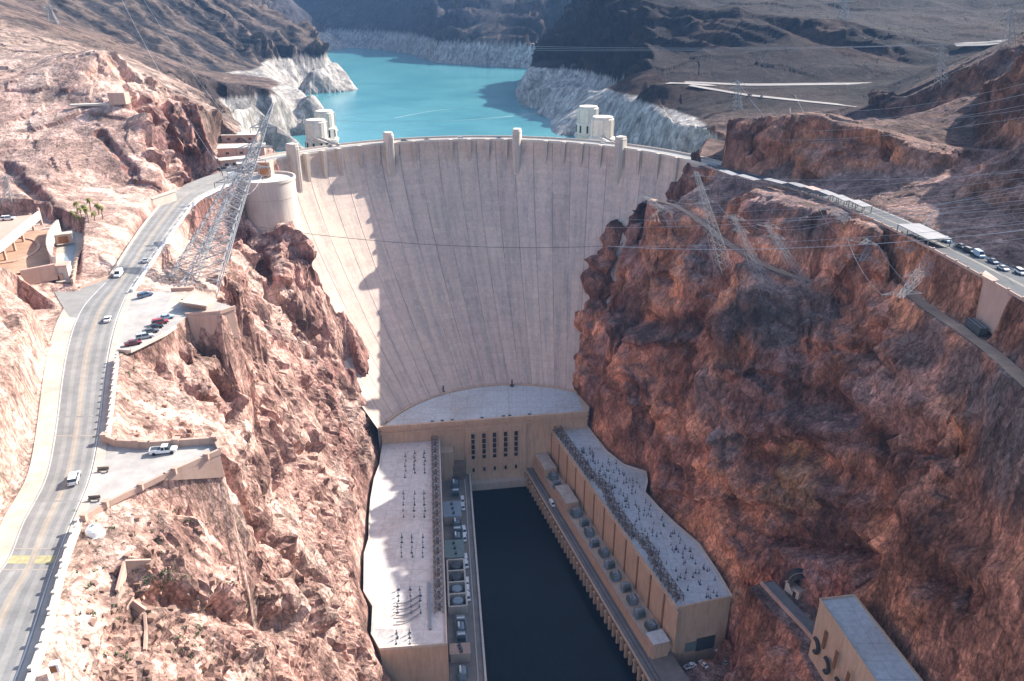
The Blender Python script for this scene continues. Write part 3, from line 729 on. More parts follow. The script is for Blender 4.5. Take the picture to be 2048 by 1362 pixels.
rgt0=(1-sstep(10,-30,X))*nr_
rgt=(1-sstep(10,-30,X))*nr_*sstep(.12,.4,steep)
disp=AMP*k*(cliff*(r1*1.2+r2*.5+blk0*(.22+.58*nr_)+block*(.35+.65*nr_)+blk2*nr_*.8-.3)*(1-.62*lft)*(1-.34*rgt0)+f1*.22*nr_)-AMP*rgt*(terr*5.5*sstep(-.35,.15,big_)+terr2*1.8)
# dipping slabs: sharp edged ribs that run down the fall line
fw=fbm(X/34,Y/34,Z1/34,3,61)
def saw(L,w1,s,a=.78):
    t=(Y*.80+X*.45-Z1*.30)/L+fw*w1+.35*fbm(X/9,Y/9,Z1/9,2,s)
    f=t-np.floor(t); return np.where(f<a,f/a,(1-f)/(1-a))-.5
slab=(saw(30.,1.6,71)*3.4+saw(11.5,2.4,72)*1.9+saw(4.6,3.6,73)*.95+saw(2.3,5.,74)*.4)*sstep(.12,.4,steep)
lf=sstep(20,-20,X)
ribs=(X*.55+Y*.83)/52.+1.3*fbm(X/120,Y/120,Z1/60,4,161); ribs=1-2*np.abs(ribs-np.floor(ribs)-.5)*2
ribs2=(X*.4+Y*.9)/19.+1.5*fbm(X/60,Y/60,Z1/40,4,171); ribs2=1-2*np.abs(ribs2-np.floor(ribs2)-.5)*2
rw_=sstep(940,1060,Y)*sstep(2200,1900,Y)*sstep(-40,-120,X)
rr_=sstep(760,1000,Y)*sstep(2200,1900,Y)*sstep(-40,40,X)
abovew=sstep(-52,-30,Z1)
disp=disp+AMP*abovew*((rw_*(13*ribs+6*ribs2)+rr_*(12*ribs+5*ribs2))*sstep(.03,.22,steep))
near=(Y<640).astype(float)
ru=sstep(90,130,X)*sstep(400,460,Y)
Z1=Z1+AMP*ru*((7*ridged(X/60,Y/60,0*X,4,131)-2)*(Y<620)+(Y>=620)*sstep(620,760,Y)*(13*ridged(X/230,Y/230,0*X,3,141)*np.clip(Y/1100,.5,2.5)))
disp=disp*(1-.25*near)+AMP*near*slab*(.55+.45*lf)
# named gullies: dark clefts cut into the rock (pixel track, width, depth)
for pts,gw,gd_ in (([(420,965),(480,1010),(560,1100),(640,1175)],4.2,6.5),([(290,1180),(380,1215),(480,1235),(560,1250),(640,1282)],3.4,4.5),([(435,770),(455,800),(462,835)],4.2,8.),([(400,1035),(450,1070)],2.6,4.),([(545,870),(570,920)],2.6,5.),([(500,560),(560,610),(640,690),(700,800)],6.,6.),
  ([(470,470),(500,520),(540,560)],5,7.),([(560,860),(620,930),(680,1010)],4.,4.5),([(600,760),(680,880),(735,960)],4.,4.),([(380,1030),(440,1100),(520,1190)],3.,3.),([(330,760),(420,830),(520,940)],3.2,3.),
  ([(1270,640),(1330,660),(1400,650)],7,6),([(1470,560),(1480,700),(1420,850),(1380,1000)],7,6),([(1600,800),(1760,850),(1900,900)],6,5),([(1500,930),(1600,900),(1700,960),(1800,1060)],6,4.5),([(1560,1080),(1700,1090),(1850,1150),(2000,1210)],5,4.5),([(1580,640),(1620,760),(1700,820)],7,5),
  ([(200,270),(260,330),(300,390)],2.5,2.5),([(320,210),(340,300),(330,380)],3.5,4.5),([(10,330),(60,380),(100,420)],3,3),([(0,620),(50,680),(90,760)],3,2.5),([(0,760),(40,830),(60,900)],3,2.5)):
    H=[tin_hit(*p) for p in pts]; H=[h for h in H if h]
    if len(H)<2: continue
    Ha=np.array(H); bm=(X>Ha[:,0].min()-28)&(X<Ha[:,0].max()+28)&(Y>Ha[:,1].min()-28)&(Y<Ha[:,1].max()+28)
    x_=X[bm];y_=Y[bm];z_=Z1[bm]; d=np.full(x_.shape,1e9)
    for a,b in zip(H[:-1],H[1:]):
        ax,ay,az=a; dx,dy,dz=b[0]-ax,b[1]-ay,b[2]-az; L2=dx*dx+dy*dy+dz*dz
        if L2>160**2: continue
        t=np.clip(((x_-ax)*dx+(y_-ay)*dy+(z_-az)*dz)/L2,0,1)
        d=np.minimum(d,np.sqrt((x_-ax-t*dx)**2+(y_-ay-t*dy)**2+(z_-az-t*dz)**2))
    d=d+2.2*fbm(x_/8,y_/8,z_/8,3,91)
    disp[bm]+=AMP[bm]*(-gd_*(1-sstep(gw*.25,gw*1.3,d))+gd_*.35*np.exp(-((d-gw*1.8)/gw)**2))
def polyd(H,pad):
    Ha=np.array(H); bm=(X>Ha[:,0].min()-pad)&(X<Ha[:,0].max()+pad)&(Y>Ha[:,1].min()-pad)&(Y<Ha[:,1].max()+pad)
    x_=X[bm];y_=Y[bm];z_=Z1[bm]; d=np.full(x_.shape,1e9); zl=np.zeros(x_.shape)
    for a,b in zip(H[:-1],H[1:]):
        dx,dy,dz=b[0]-a[0],b[1]-a[1],b[2]-a[2]; L2=dx*dx+dy*dy
        t=np.clip(((x_-a[0])*dx+(y_-a[1])*dy)/(L2+1e-6),0,1)
        e=np.hypot(x_-a[0]-t*dx,y_-a[1]-t*dy); m=e<d; zl=np.where(m,a[2]+t*dz,zl); d=np.where(m,e,d)
    return bm,x_,y_,z_,d,zl
# ledges: rock steps out above the line and is undercut below it
for pts,A_,wd_ in (([(1560,880),(1640,872),(1800,885),(1900,900),(1960,880)],4.2,13),([(1540,1080),(1640,1090),(1760,1110),(1900,1160),(1990,1210)],3.4,11),([(1400,895),(1480,870),(1545,882)],3.2,10),([(1640,1000),(1700,1020),(1800,1050)],3.,9),
   ([(1285,692),(1340,690),(1395,684)],4.,12),([(1200,540),(1260,560),(1340,545)],3.,12),([(1880,1290),(1980,1325),(2048,1340)],2.6,8),([(1420,760),(1520,740),(1600,760)],3.,11),([(1330,980),(1400,1000),(1480,990)],2.6,9),([(1650,700),(1740,690),(1800,720)],2.6,10),([(1460,1010),(1530,1000),(1600,1020)],2.6,9)):
    H=[tin_hit(*p) for p in pts]; H=[h for h in H if h]
    bm,x_,y_,z_,d,zl=polyd(H,30)
    dz=z_-zl+2.*fbm(x_/10,y_/10,z_/10,3,301); w=np.exp(-(d/wd_)**2)*AMP[bm]
    disp[bm]+=w*A_*np.where(dz>0,np.exp(-dz/(wd_*.8)),-.9*np.exp(dz/(wd_*.45)))
PATCH=[(1590,945,11,(.50,.29,.15)),(1555,985,10,(.45,.25,.14)),(1640,995,8,(.46,.27,.16)),(1300,662,8,(.10,.062,.055)),(1335,665,8,(.10,.062,.055)),(1372,660,8,(.10,.062,.055)),(2020,840,16,(.135,.108,.102)),(2040,930,15,(.135,.108,.102)),(1990,790,12,(.125,.10,.095)),  # rock scars, scree, dark rock; the recess spots have shade painted in
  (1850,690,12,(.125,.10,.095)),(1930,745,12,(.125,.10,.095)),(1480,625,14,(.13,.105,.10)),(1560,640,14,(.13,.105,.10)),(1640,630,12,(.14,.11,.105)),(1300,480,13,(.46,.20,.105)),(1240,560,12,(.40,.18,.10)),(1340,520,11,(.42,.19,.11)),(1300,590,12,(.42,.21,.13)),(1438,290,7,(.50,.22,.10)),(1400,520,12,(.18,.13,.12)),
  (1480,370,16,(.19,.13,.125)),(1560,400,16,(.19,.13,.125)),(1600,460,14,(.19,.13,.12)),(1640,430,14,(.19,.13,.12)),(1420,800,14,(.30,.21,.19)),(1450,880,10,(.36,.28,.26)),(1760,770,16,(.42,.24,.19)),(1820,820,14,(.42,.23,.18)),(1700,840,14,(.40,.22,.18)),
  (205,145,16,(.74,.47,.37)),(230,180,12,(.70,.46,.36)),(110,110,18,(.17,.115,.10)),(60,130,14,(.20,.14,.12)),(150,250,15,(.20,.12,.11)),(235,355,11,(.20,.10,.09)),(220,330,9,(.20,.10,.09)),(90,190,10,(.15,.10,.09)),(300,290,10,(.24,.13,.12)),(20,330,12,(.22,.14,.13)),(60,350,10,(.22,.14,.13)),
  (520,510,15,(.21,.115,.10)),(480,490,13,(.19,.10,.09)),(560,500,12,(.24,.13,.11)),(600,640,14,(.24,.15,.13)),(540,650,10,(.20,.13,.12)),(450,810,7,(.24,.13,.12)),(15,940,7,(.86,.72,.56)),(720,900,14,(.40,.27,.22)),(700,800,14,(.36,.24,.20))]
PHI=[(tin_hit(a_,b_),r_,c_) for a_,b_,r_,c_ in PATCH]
lake_=(Y>500)&(Y<2600)&(Z1<-46.6)
Z1=np.where(lake_,Z1-14,Z1)
upst=(Y>470)
Z2=Z1+0
X3=X+nx*disp;Y3=Y+ny*disp;Z3=Z1+nz*disp
# colours
def lerp(a,b,w): return a*(1-w[...,None])+b*w[...,None]
c3=lambda *c: np.array(c)
left=sstep(10,-30,X-0.0*Y)
colL=lerp(c3(.56,.36,.29)+0*X[...,None],c3(.47,.275,.22),sstep(-.1,.35,big))
colL=lerp(colL,c3(.58,.44,.365),sstep(.12,.4,big2)*.7)
colL=lerp(colL,c3(.23,.135,.11),sstep(.06,.3,-big2)*.8)
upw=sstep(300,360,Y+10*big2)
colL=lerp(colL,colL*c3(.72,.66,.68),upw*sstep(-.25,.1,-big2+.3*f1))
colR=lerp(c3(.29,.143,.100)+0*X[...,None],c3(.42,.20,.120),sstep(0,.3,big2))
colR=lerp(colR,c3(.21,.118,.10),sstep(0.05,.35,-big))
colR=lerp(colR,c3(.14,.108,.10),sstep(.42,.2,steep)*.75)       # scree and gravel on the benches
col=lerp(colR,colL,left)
# brown grey slopes behind the pink hill
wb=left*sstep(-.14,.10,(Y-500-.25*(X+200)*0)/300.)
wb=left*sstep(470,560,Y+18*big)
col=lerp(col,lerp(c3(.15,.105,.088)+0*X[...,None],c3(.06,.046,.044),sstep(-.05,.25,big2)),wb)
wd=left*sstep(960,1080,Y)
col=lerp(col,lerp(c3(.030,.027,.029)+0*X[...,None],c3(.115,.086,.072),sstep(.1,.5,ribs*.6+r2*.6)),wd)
colR=lerp(colR,colR*1.45,sstep(.35,.7,cv0)*.8)
colR=lerp(colR,colR*.62,sstep(.72,.8,cv)*.7)
colL=lerp(colL,colL*.74,sstep(.66,.7,cv)*.7)
colL=lerp(colL,colL*1.18,sstep(.6,.7,cv0)*.7)
colR=lerp(colR,colR*.6,sstep(.12,.32,-big2))
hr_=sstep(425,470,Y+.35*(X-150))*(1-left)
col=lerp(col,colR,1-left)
col=lerp(col,col*.62,hr_)  # upper right slopes darkened: their shade is put into the colour
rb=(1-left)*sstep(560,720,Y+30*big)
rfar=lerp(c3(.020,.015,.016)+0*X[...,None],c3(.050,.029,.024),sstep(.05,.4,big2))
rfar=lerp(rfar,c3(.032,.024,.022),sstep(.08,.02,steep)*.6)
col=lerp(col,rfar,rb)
fm=sstep(1700,1900,Y)
col=lerp(col,lerp(c3(.045,.042,.05)+0*X[...,None],c3(.075,.065,.07),sstep(0,.3,big2)),fm)
# bathtub ring
jag=2.2*fbm(X/40,Y/40,Z1*0,3,55)*1.0
ring=sstep(-2.6,-3.8,Z3-jag*.3)*((Y>505)|((X>100)&(Y>490))).astype(float)
ringc=lerp(c3(.43,.395,.36)+0*X[...,None],c3(.34,.31,.285),sstep(0,.35,fbm(X/25,Y/25,Z1/6,4,66)))
col=lerp(col,ringc*(1-.2*left[...,None]),ring)
# pale cut and drainage on the flats edge
col=col*(1-left[...,None]*(Y<470)[...,None]*c3(.05,.075,.06))
col=col*(1+(1-left)[...,None]*(Y<560)[...,None]*c3(.36,.27,.20)*sstep(560,500,Y)[...,None])
col=np.clip(col,0.015,.9)
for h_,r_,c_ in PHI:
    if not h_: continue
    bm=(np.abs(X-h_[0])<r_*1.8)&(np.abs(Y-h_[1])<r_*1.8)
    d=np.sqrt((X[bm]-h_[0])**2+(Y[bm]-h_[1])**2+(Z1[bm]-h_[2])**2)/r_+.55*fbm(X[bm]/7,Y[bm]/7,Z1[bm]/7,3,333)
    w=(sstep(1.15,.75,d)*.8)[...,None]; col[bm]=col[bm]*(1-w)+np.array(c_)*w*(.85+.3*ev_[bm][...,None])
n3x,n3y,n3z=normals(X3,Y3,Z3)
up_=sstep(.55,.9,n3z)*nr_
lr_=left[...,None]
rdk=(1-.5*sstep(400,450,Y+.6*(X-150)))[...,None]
skylit_dust=lr_*c3(.60,.44,.36)+(1-lr_)*c3(.31,.205,.18)*rdk  # up-facing rock lightened: dust tone with the sky light on tops painted in
col=np.where((ring[...,None]<.1),col*(1-.45*up_[...,None])+skylit_dust*.45*up_[...,None],col)
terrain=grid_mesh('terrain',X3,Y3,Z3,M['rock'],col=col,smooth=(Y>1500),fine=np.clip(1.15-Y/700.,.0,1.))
tag(terrain,kind='structure')
def ground(x,y):                # undisplaced height
    return float(apply_flats(np.array([float(x)]),np.array([float(y)]),tin(np.array([float(x)]),np.array([float(y)])))[0][0])
from mathutils.bvhtree import BVHTree
_bv=[None]
def gz(x,y):
    if _bv[0] is None: _bv[0]=BVHTree.FromObject(terrain,bpy.context.evaluated_depsgraph_get())
    h=_bv[0].ray_cast(Vector((x,y,400.)),Vector((0,0,-1)))
    return h[0].z if h[0] else 0.
def seen(px,py):                 # the terrain point a camera ray meets
    if _bv[0] is None: gz(0,100)
    h=_bv[0].ray_cast(Vector((0,0,CZ)),Vector(ray(px,py)).normalized())
    return h[0]
print('terrain',time.time()-T0,X.shape)
# ---------------------------------------------------------------- water
w=MB(); w.add([(-42,-60,-179),(70,-60,-179),(70,412,-179),(-42,412,-179)],[(0,1,2,3)]); o=w.build('river',M['river']); tag(o,kind='structure')
poly=[(-19.6+153*math.sin(math.radians(a)),399.5+153*math.cos(math.radians(a))) for a in range(-70,65,5)]
poly=[(-4200,470)]+poly+[(4200,470),(4200,7500),(-4200,7500)]
w=MB(); n=len(poly)
cw=[(p[0],p[1],-46.) for p in poly]
w.add(cw,[tuple(range(n))[::-1]]); o=w.build('lake',M['lake']); tag(o,kind='structure')
# ---------------------------------------------------------------- dam
dam=empty('dam',(-19.6,547,0),0,'huge curved pale concrete arch dam spanning the canyon, stained vertical columns on its face','dam')
dp=dam.location
def build_dam():
    a=np.radians(np.linspace(-71,66,300)); z=np.concatenate([np.array([1.3,0.,-2.]),np.linspace(-4,-190,150)])
    A,Zz=np.meshgrid(a,z); Xx=np.zeros_like(A);Yy=np.zeros_like(A)
    for j,zz in enumerate(z):
        cx,cy,R=dam_circle(min(0,zz)); 
        Xx[j]=cx+R*np.sin(a); Yy[j]=cy+R*np.cos(a)
    U_=A/np.radians(5.2)+.4
    o=grid_mesh('face',Xx-dp[0],Yy-dp[1],Zz-dp[2],M['dam'],parent=dam,uv=(U_,Zz),smooth=True)
build_dam()
def arc_strip(m,r0,r1,z0,z1,a0,a1,n=160,c=(-19.6,399.5)):
    """solid curved bar between radii r0<r1 and heights z0<z1"""
    vs=[];fs=[]
    for i in range(n+1):
        a=math.radians(a0+(a1-a0)*i/n); s,co=math.sin(a),math.cos(a)
        for r,z in ((r0,z0),(r1,z0),(r1,z1),(r0,z1)): vs.append((c[0]+r*s,c[1]+r*co,z))
    for i in range(n):
        for q in range(4):
            fs.append((i*4+q,i*4+(q+1)%4,(i+1)*4+(q+1)%4,(i+1)*4+q))
    fs.append((3,2,1,0)); fs.append((n*4,n*4+1,n*4+2,n*4+3))
    m.add(vs,fs)
m=MB(); arc_strip(m,148.,162.,-.4,0,-71,66); arc_strip(m,150.,162.,-90,-.5,-71,66); o=m.build('crest',M['conc_l'],dam,loc=dp); o.location=(0,0,0)
def kid(m,name,mat,par,smooth=False):
    """build a mesh (world coordinates) as child of an un-rotated parent"""
    p=par; off=Vector((0,0,0))
    while p is not None: off+=p.location; p=p.parent
    o=m.build(name,mat,None,smooth,loc=off); o.location=(0,0,0); o.parent=par; return o
m=MB(); arc_strip(m,147.7,148.5,-.2,1.35,-71,66); kid(m,'parapet',M['conc_l'],dam)
m=MB(); arc_strip(m,161.4,162.2,-.2,1.25,-71,66); kid(m,'parapet',M['conc'],dam)
m=MB(); arc_strip(m,150.6,159.2,0.01,0.05,-71,66); kid(m,'roadway',M['asphalt'],dam)
# vertical pilasters under the parapet
for a in [-66,-60.5,-49.5,-44.5,-40,-34,-29,-24,-19,-9,-4,1,6,17,22,27,32.5,44,50,56]:
    m=MB(); A=math.radians(a); x,y=-19.6+146.8*math.sin(A),399.5+146.8*math.cos(A)
    dpt=34 if a<-38 else 22
    pr=[(2.6,1.25),(2.6,-2.0),(1.9,-dpt*.5),(1.2,-dpt)]
    vs=[]
    for wd,zz in pr:
        o_=1.1 if zz>-3 else (.75 if zz>-dpt+1 else 0.0)
        if a<-38: o_*=2.2
        for sx_,sy_ in ((-1,0),(1,0),(1,1),(-1,1)):
            lx=sx_*wd/2; ly=-o_ if sy_==0 else 3.
            vs.append((x+lx*math.cos(A)+ly*math.sin(A),y-lx*math.sin(A)+ly*math.cos(A),zz))
    fs=[(0,1,2,3)]
    for j in range(3):
        for q in range(4): fs.append((j*4+q,(j+1)*4+q,(j+1)*4+(q+1)%4,j*4+(q+1)%4))
    fs.append((12,15,14,13)); m.add(vs,fs); kid(m,'pilaster',M['conc'],dam)
# four crest towers
for i,(a,h,lab) in enumerate([(-49.5 if 0 else -53.0,8.5,'pale fluted elevator tower on the dam crest, leftmost of four'),(-25.8,8.3,'pale fluted tower on the dam crest, second from left'),(9.0,8.6,'pale fluted tower on the dam crest, second from right'),(38.2,8.3,'pale fluted tower on the dam crest, rightmost of four')]):
    A=math.radians(a); x,y=-19.6+147.2*math.sin(A),399.5+147.2*math.cos(A)
    t=empty('crest_tower',(x,y,0),0,lab,'tower','towers on the dam crest')
    def R_(lx,ly): return (x+lx*math.cos(A)+ly*math.sin(A),y-lx*math.sin(A)+ly*math.cos(A))
    def shape(w,d): return [R_(-w,3.2),R_(-w,-d*.45),R_(-w*.72,-d*.85),R_(-w*.35,-d),R_(w*.35,-d),R_(w*.72,-d*.85),R_(w,-d*.45),R_(w,3.2)]
    m=MB(); m.prism(shape(2.9,4.3),-46 if i else -50,h-1.4); m.prism(shape(2.5,3.9),h-1.4,h)
    kid(m,'shaft',M['conc_l'],t)
    for k_ in (-1.6,-.55,.55,1.6):
        m=MB(); p=R_(k_,-4.32 if abs(k_)<1 else -3.95); m.box((p[0],p[1],-8),(.5,.25,26),-A); kid(m,'flute',M['conc'],t)
    m=MB(); p=R_(0,3.25); m.box((p[0],p[1],1.4),(1.4,.15,2.4),-A); kid(m,'door',M['brown'],t)
    m=MB(); m.prism(shape(3.05,4.45),h-2.1,h-1.5); kid(m,'cornice',M['conc_l'],t)
# intake towers
def intake(px,py_top,D,r,lab,ztop,grp):
    p=UD(px,py_top,D); x,y=p[0],p[1]
    t=empty('intake_tower',(x,y,-46),0,lab,'intake tower',grp)
    m=MB(); m.lathe((x,y,-60),[(r*.92,0),(r*.92,48)],24); 
    for k_ in range(12):
        a=k_*math.pi/6; m.box((x+r*.98*math.cos(a),y+r*.98*math.sin(a),-36),(1.6,1.6,48),a)
    kid(m,'shaft',M['pale_shade'],t)
    m=MB(); m.lathe((x,y,-13),[(r*1.12,0),(r*1.12,1.2),(r*1.18,1.2),(r*1.18,2.2),(0,2.2)],24); kid(m,'platform',M['pale_shade'],t)
    hh=ztop+10.8-(-11+0)
    hz=ztop+10.8; m=MB(); m.lathe((x,y,-10.8),[(r*1.05,0),(r*1.05,hz*.40),(r*.98,hz*.44),(r*.86,hz*.44),(r*.86,hz*.93),(r*.80,hz*.97),(r*.80,hz),(0,hz)],12); kid(m,'house',M['cream'],t)
    for k_ in range(6):
        a=k_*math.pi/3+.3; m=MB(); m.box((x+r*.88*math.cos(a),y+r*.88*math.sin(a),-10.8+hz*.48),(1.2,2.6,hz*.94),a); kid(m,'fin',M['cream'],t)
    for k_ in range(10):
        a=2*math.pi*k_/10+.2
        m=MB(); m.box((x+r*1.03*math.cos(a),y+r*1.03*math.sin(a),-10.8+(ztop+10.8)*.22),(.5,1.5,(ztop+10.8)*.26),a); kid(m,'window',M['dark'],t)
    m=MB(); m.lathe((x,y,ztop-.1),[(r*.80,0),(r*.80,.5),(r*.6,.5),(0,.6)],20); kid(m,'roof_rim',M['cream'],t)
    m=MB(); m.tube([(x,y,ztop),(x,y,ztop+3)],.12); kid(m,'mast',M['steel'],t)
    return t
intake(1177,213,640,9.2,'pale round intake tower in the lake, farther of the right pair',UD(1178,213,640)[2],'intake towers in the lake')
intake(1206,232,566,9.0,'pale round intake tower near the dam crest, nearer of the right pair',UD(1207,234,566)[2],'intake towers in the lake')
intake(648,222,620,8.2,'pale round intake tower in the lake, farther one of the left pair',UD(645,222,620)[2],'intake towers in the lake')
intake(631,238,560,8.4,'pale round intake tower near the dam crest, nearer of the left pair',UD(631,240,560)[2],'intake towers in the lake')
# foot bridges to the intake towers
def bridge(p0,p1,w_,lab):
    x0,y0,z0=p0
    t=empty('footbridge',(x0,y0,z0),0,lab,'bridge','bridges to the intake towers')
    m=MB(); m.bar(p0,p1,w_,.8); kid(m,'deck',M['conc_l'],t)
    for s in (-1,1):
        d=(Vector(p1)-Vector(p0)); d.z=0; d.normalize(); q=Vector((d.y,-d.x,0))*s*w_*.5
        m=MB(); m.bar(tuple(Vector(p0)+q+Vector((0,0,1))),tuple(Vector(p1)+q+Vector((0,0,1))),.3,1.1); kid(m,'parapet',M['conc_l'],t)
pA=UD(1207,232,566)
bridge((67,540,.2),(pA[0]-2,557,.2),5,'pale concrete bridge from the dam crest to the right intake tower')
pB=UD(631,238,560)
bridge((-118,524,.2),(pB[0]+1,553,.2),5,'pale concrete bridge from the dam crest to the left intake tower')
# ---------------------------------------------------------------- round building on the left abutment
rb=U(518,462,-27); rx,ry=-137.,430.
t=empty('round_building',(rx,ry,-30),0,'cream round concrete drum building with flat terrace at the left end of the dam','building')
m=MB(); m.lathe((rx,ry,-40),[(15.,0),(15.,39)],72); kid(m,'drum',M['conc_l'],t)
m=MB(); m.lathe((rx,ry,-1),[(15.4,0),(15.4,1.6),(14.4,1.6),(14.4,.3),(0,.3)],72); kid(m,'terrace',M['conc_l'],t)
m=MB(); m.lathe((rx,ry,-10),[(15.12,0),(15.12,.3),(15.0,.3)],72); kid(m,'band',M['conc'],t)
p=U(520,350,0)
m=MB(); m.box((rx-2,ry+6,4.2),(7,7,7.6)); kid(m,'stair_house',M['conc_p'],t)
m=MB(); m.box((rx-2,ry+2.4,4.2),(4.6,.3,6)); kid(m,'door',M['wall_orange'],t)
# ---------------------------------------------------------------- central power block
cp=empty('power_block',(-15,392,-179),0,'tan concrete power block at the foot of the dam with a pale arched roof terrace','building')
Lx,Ly=-75.5,383.; Rx,Ry=45.,400.8
cc=(.8,354.9)
arc=[]
for i in range(41):
    a=math.radians(-58+ (32+58+2)*0 + (58+33)*i/40); pass
back=[]
def toe(a): return (cc[0]+81.5*math.sin(a),cc[1]+81.5*math.cos(a))
aL=math.atan2(Lx-cc[0],Ly-cc[1]+8); aR=math.atan2(42-cc[0],428-cc[1])
back=[toe(aL+(aR-aL)*i/40) for i in range(41)]
front=[(Rx,Ry),(Lx,Ly)]
slab=back+[(47,408)]+front
m=MB(); m.prism([(p[0],p[1]) for p in slab],-190,-134.4); kid(m,'wall',M['conc_w'],cp)
inner=[( p[0]*.985,p[1]) for p in back]+[(43,402.5),(-73.5,386)]
m=MB(); m.prism(inner,-134.38,-134.2); kid(m,'roof',M['roofpale'],cp)
fx,fy=Rx-Lx,Ry-Ly; FL=math.hypot(fx,fy); fr=math.atan2(fy,fx)
def fp(s,out=0.): return (Lx+fx/FL*s+fy/FL*out,Ly+fy/FL*s-fx/FL*out)
c=fp(FL/2,.0)
m=MB(); m.box((c[0],c[1],-134.2),(FL+1,1.6,2.4),fr); kid(m,'parapet',M['conc_w'],cp)
m=MB(); q=fp(FL/2,.6); m.box((q[0],q[1],-137.6),(FL+1,1.2,.7),fr); kid(m,'ledge',M['conc_w'],cp)
m=MB()
for i in range(40):
    a,b=back[i],back[i+1]; m.bar((a[0],a[1],-133.9),(b[0],b[1],-133.9),.9,1.0)
kid(m,'back_kerb',M['conc_w'],cp)
for a in (aL+.18+(aR-aL)*.3,aL+(aR-aL)*.66):
    m=MB(); p0=toe(a); p1=(cc[0]+(p0[0]-cc[0])*.7,Ly+ (p0[0]*.7-Lx)*.145); m.bar((p0[0],p0[1],-134.1),(p0[0]+1.5,Ly+(p0[0]-Lx)*fy/fx+1,-134.1),.35,.12); kid(m,'roof_joint',M['conc_w'],cp)
# raised window bay
def sx_of(px,z=-150.):
    r=ray(px,890)
    # intersect with front plane
    best=None
    for s in np.linspace(0,FL,1200):
        q=fp(s); 
        u=1024+F*q[0]/(q[1]*math.cos(TH)-(z-CZ)*math.sin(TH))
        if best is None or abs(u-px)<best[0]: best=(abs(u-px),s)
    return best[1]
s0,s1=sx_of(930),sx_of(1052)
q=fp((s0+s1)/2,.5); m=MB(); m.box((q[0],q[1],-156.6),(s1-s0,2.0,38),fr); kid(m,'bay',M['conc_w'],cp)
q=fp((s0+s1)/2,2.8); m=MB(); m.box((q[0],q[1],-183),(s1-s0+6,6,17.4),fr); kid(m,'base_wall',M['conc'],cp)
for px in (945.5,967,988,1010,1031):
    s=sx_of(px)
    q=fp(s,1.75); m=MB(); m.box((q[0],q[1],-154.5),(3.0,.55,27),fr)
    m.box((q[0],q[1],-140.6),(3.6,.6,.8),fr); kid(m,'window_surround',M['conc_w'],cp)
    q=fp(s,2.2); m=MB()
    for j in range(5): m.box((q[0],q[1],-143.2-j*3.6),(2.0,.35,2.9 if j<4 else 2.2),fr)
    kid(m,'window',M['glass'],cp)
    m=MB(); m.box((q[0],q[1],-166.5),(1.3,.35,2.4),fr); kid(m,'window',M['glass'],cp)
# stair blocks on the left side of the block
for (px,w_,zt,hh,mt) in ((890,9,-150,30,M['conc_w']),(915,7,-160,22,M['steel_b'])):
    s=sx_of(px); q=fp(s,3.2); m=MB(); m.box((q[0],q[1],zt-hh/2),(w_,6.5,hh),fr); kid(m,'stair_block',mt,cp)
for px,py in ((865,850),(885,848),(905,846),(965,838),(1008,834),(1020,833),(1060,830)):
    s=sx_of(px,-134); q=fp(s,-1.6); m=MB(); m.box((q[0],q[1],-133.4),(1.8,.9,1.3),fr); kid(m,'vent',M['dkgrey'],cp)

for px,py in ((887,782),(1024,770)):
    p=U(px,py,-134); t=empty('mooring_winch',(p[0],p[1]-1.5,-134.2),0,'small dark equipment post at the foot of the dam face '+('left of centre' if px<900 else 'right of centre'),'equipment')
    m=MB(); m.box((p[0],p[1]-1.5,-133.6),(2.2,1.6,1.2)); kid(m,'base',M['dkgrey'],t); m=MB(); m.box((p[0],p[1]-1.2,-131.4),(.9,.9,3.4)); kid(m,'post',M['dkgrey'],t)
# ---------------------------------------------------------------- paved surfaces
def sheet(name,poly,z,m,kind='structure',label=None,cat=None,th=.12):
    q=MB(); q.prism([(p[0],p[1]) for p in poly],z-th,z); o=q.build(name,m); tag(o,label,cat,kind=kind); return o
def resample(pts,step):
    out=[];acc=0
    P_=[Vector((p[0],p[1],p[2] if len(p)>2 else 0)) for p in pts]
    out.append(P_[0].copy()); rem=step
    for a,b in zip(P_[:-1],P_[1:]):
        L=(b-a).length; d=0
        while L-d>rem:
            d+=rem; out.append(a+(b-a)*(d/L)); rem=step
        rem-=L-d
    out.append(P_[-1].copy()); return out
def smoothl(pts,n=3):
    P_=[Vector(p) for p in pts]
    for _ in range(n):
        Q=[P_[0]]
        for a,b in zip(P_[:-1],P_[1:]): Q+= [a*.75+b*.25,a*.25+b*.75]
        Q.append(P_[-1]); P_=Q
    return P_
RL=resample(smoothl(ROAD_L,2),4.); RR=resample(smoothl(ROAD_R,2),4.)
def band(name,fa,fb,z,m,i0=0.,i1=1.,n=110,**kw):
    """strip of the road between the fractions fa and fb of its width"""
    vs=[];fs=[]
    def at(P_,t):
        x=t*(len(P_)-1); i=min(len(P_)-2,int(x)); u=x-i; return P_[i]*(1-u)+P_[i+1]*u
    for k_ in range(n+1):
        t=i0+(i1-i0)*k_/n; a=at(RL,t);b=at(RR,t)
        f1=fa(t) if callable(fa) else fa; f2=fb(t) if callable(fb) else fb
        for f in (f1,f2):
            p=a+(b-a)*f; vs.append((p.x,p.y,z))
        for f in (f1,f2):
            p=a+(b-a)*f; vs.append((p.x,p.y,z-.1))
    for k_ in range(n):
        i=k_*4; fs.append((i,i+1,i+5,i+4)); fs.append((i,i+4,i+6,i+2)); fs.append((i+1,i+3,i+7,i+5))
    q=MB(); q.add(vs,fs); return tag(q.build(name,m),kind='structure',**kw)
band('road',0,1,.10,M['asphalt'])
band('road_wear',.06,.20,.104,M['asph_dark'],0,.82); band('road_wear',.30,.42,.104,M['asph_dark'],0,.82)
band('road_centre',.43,.55,.105,M['asph_mid'],0,.86)
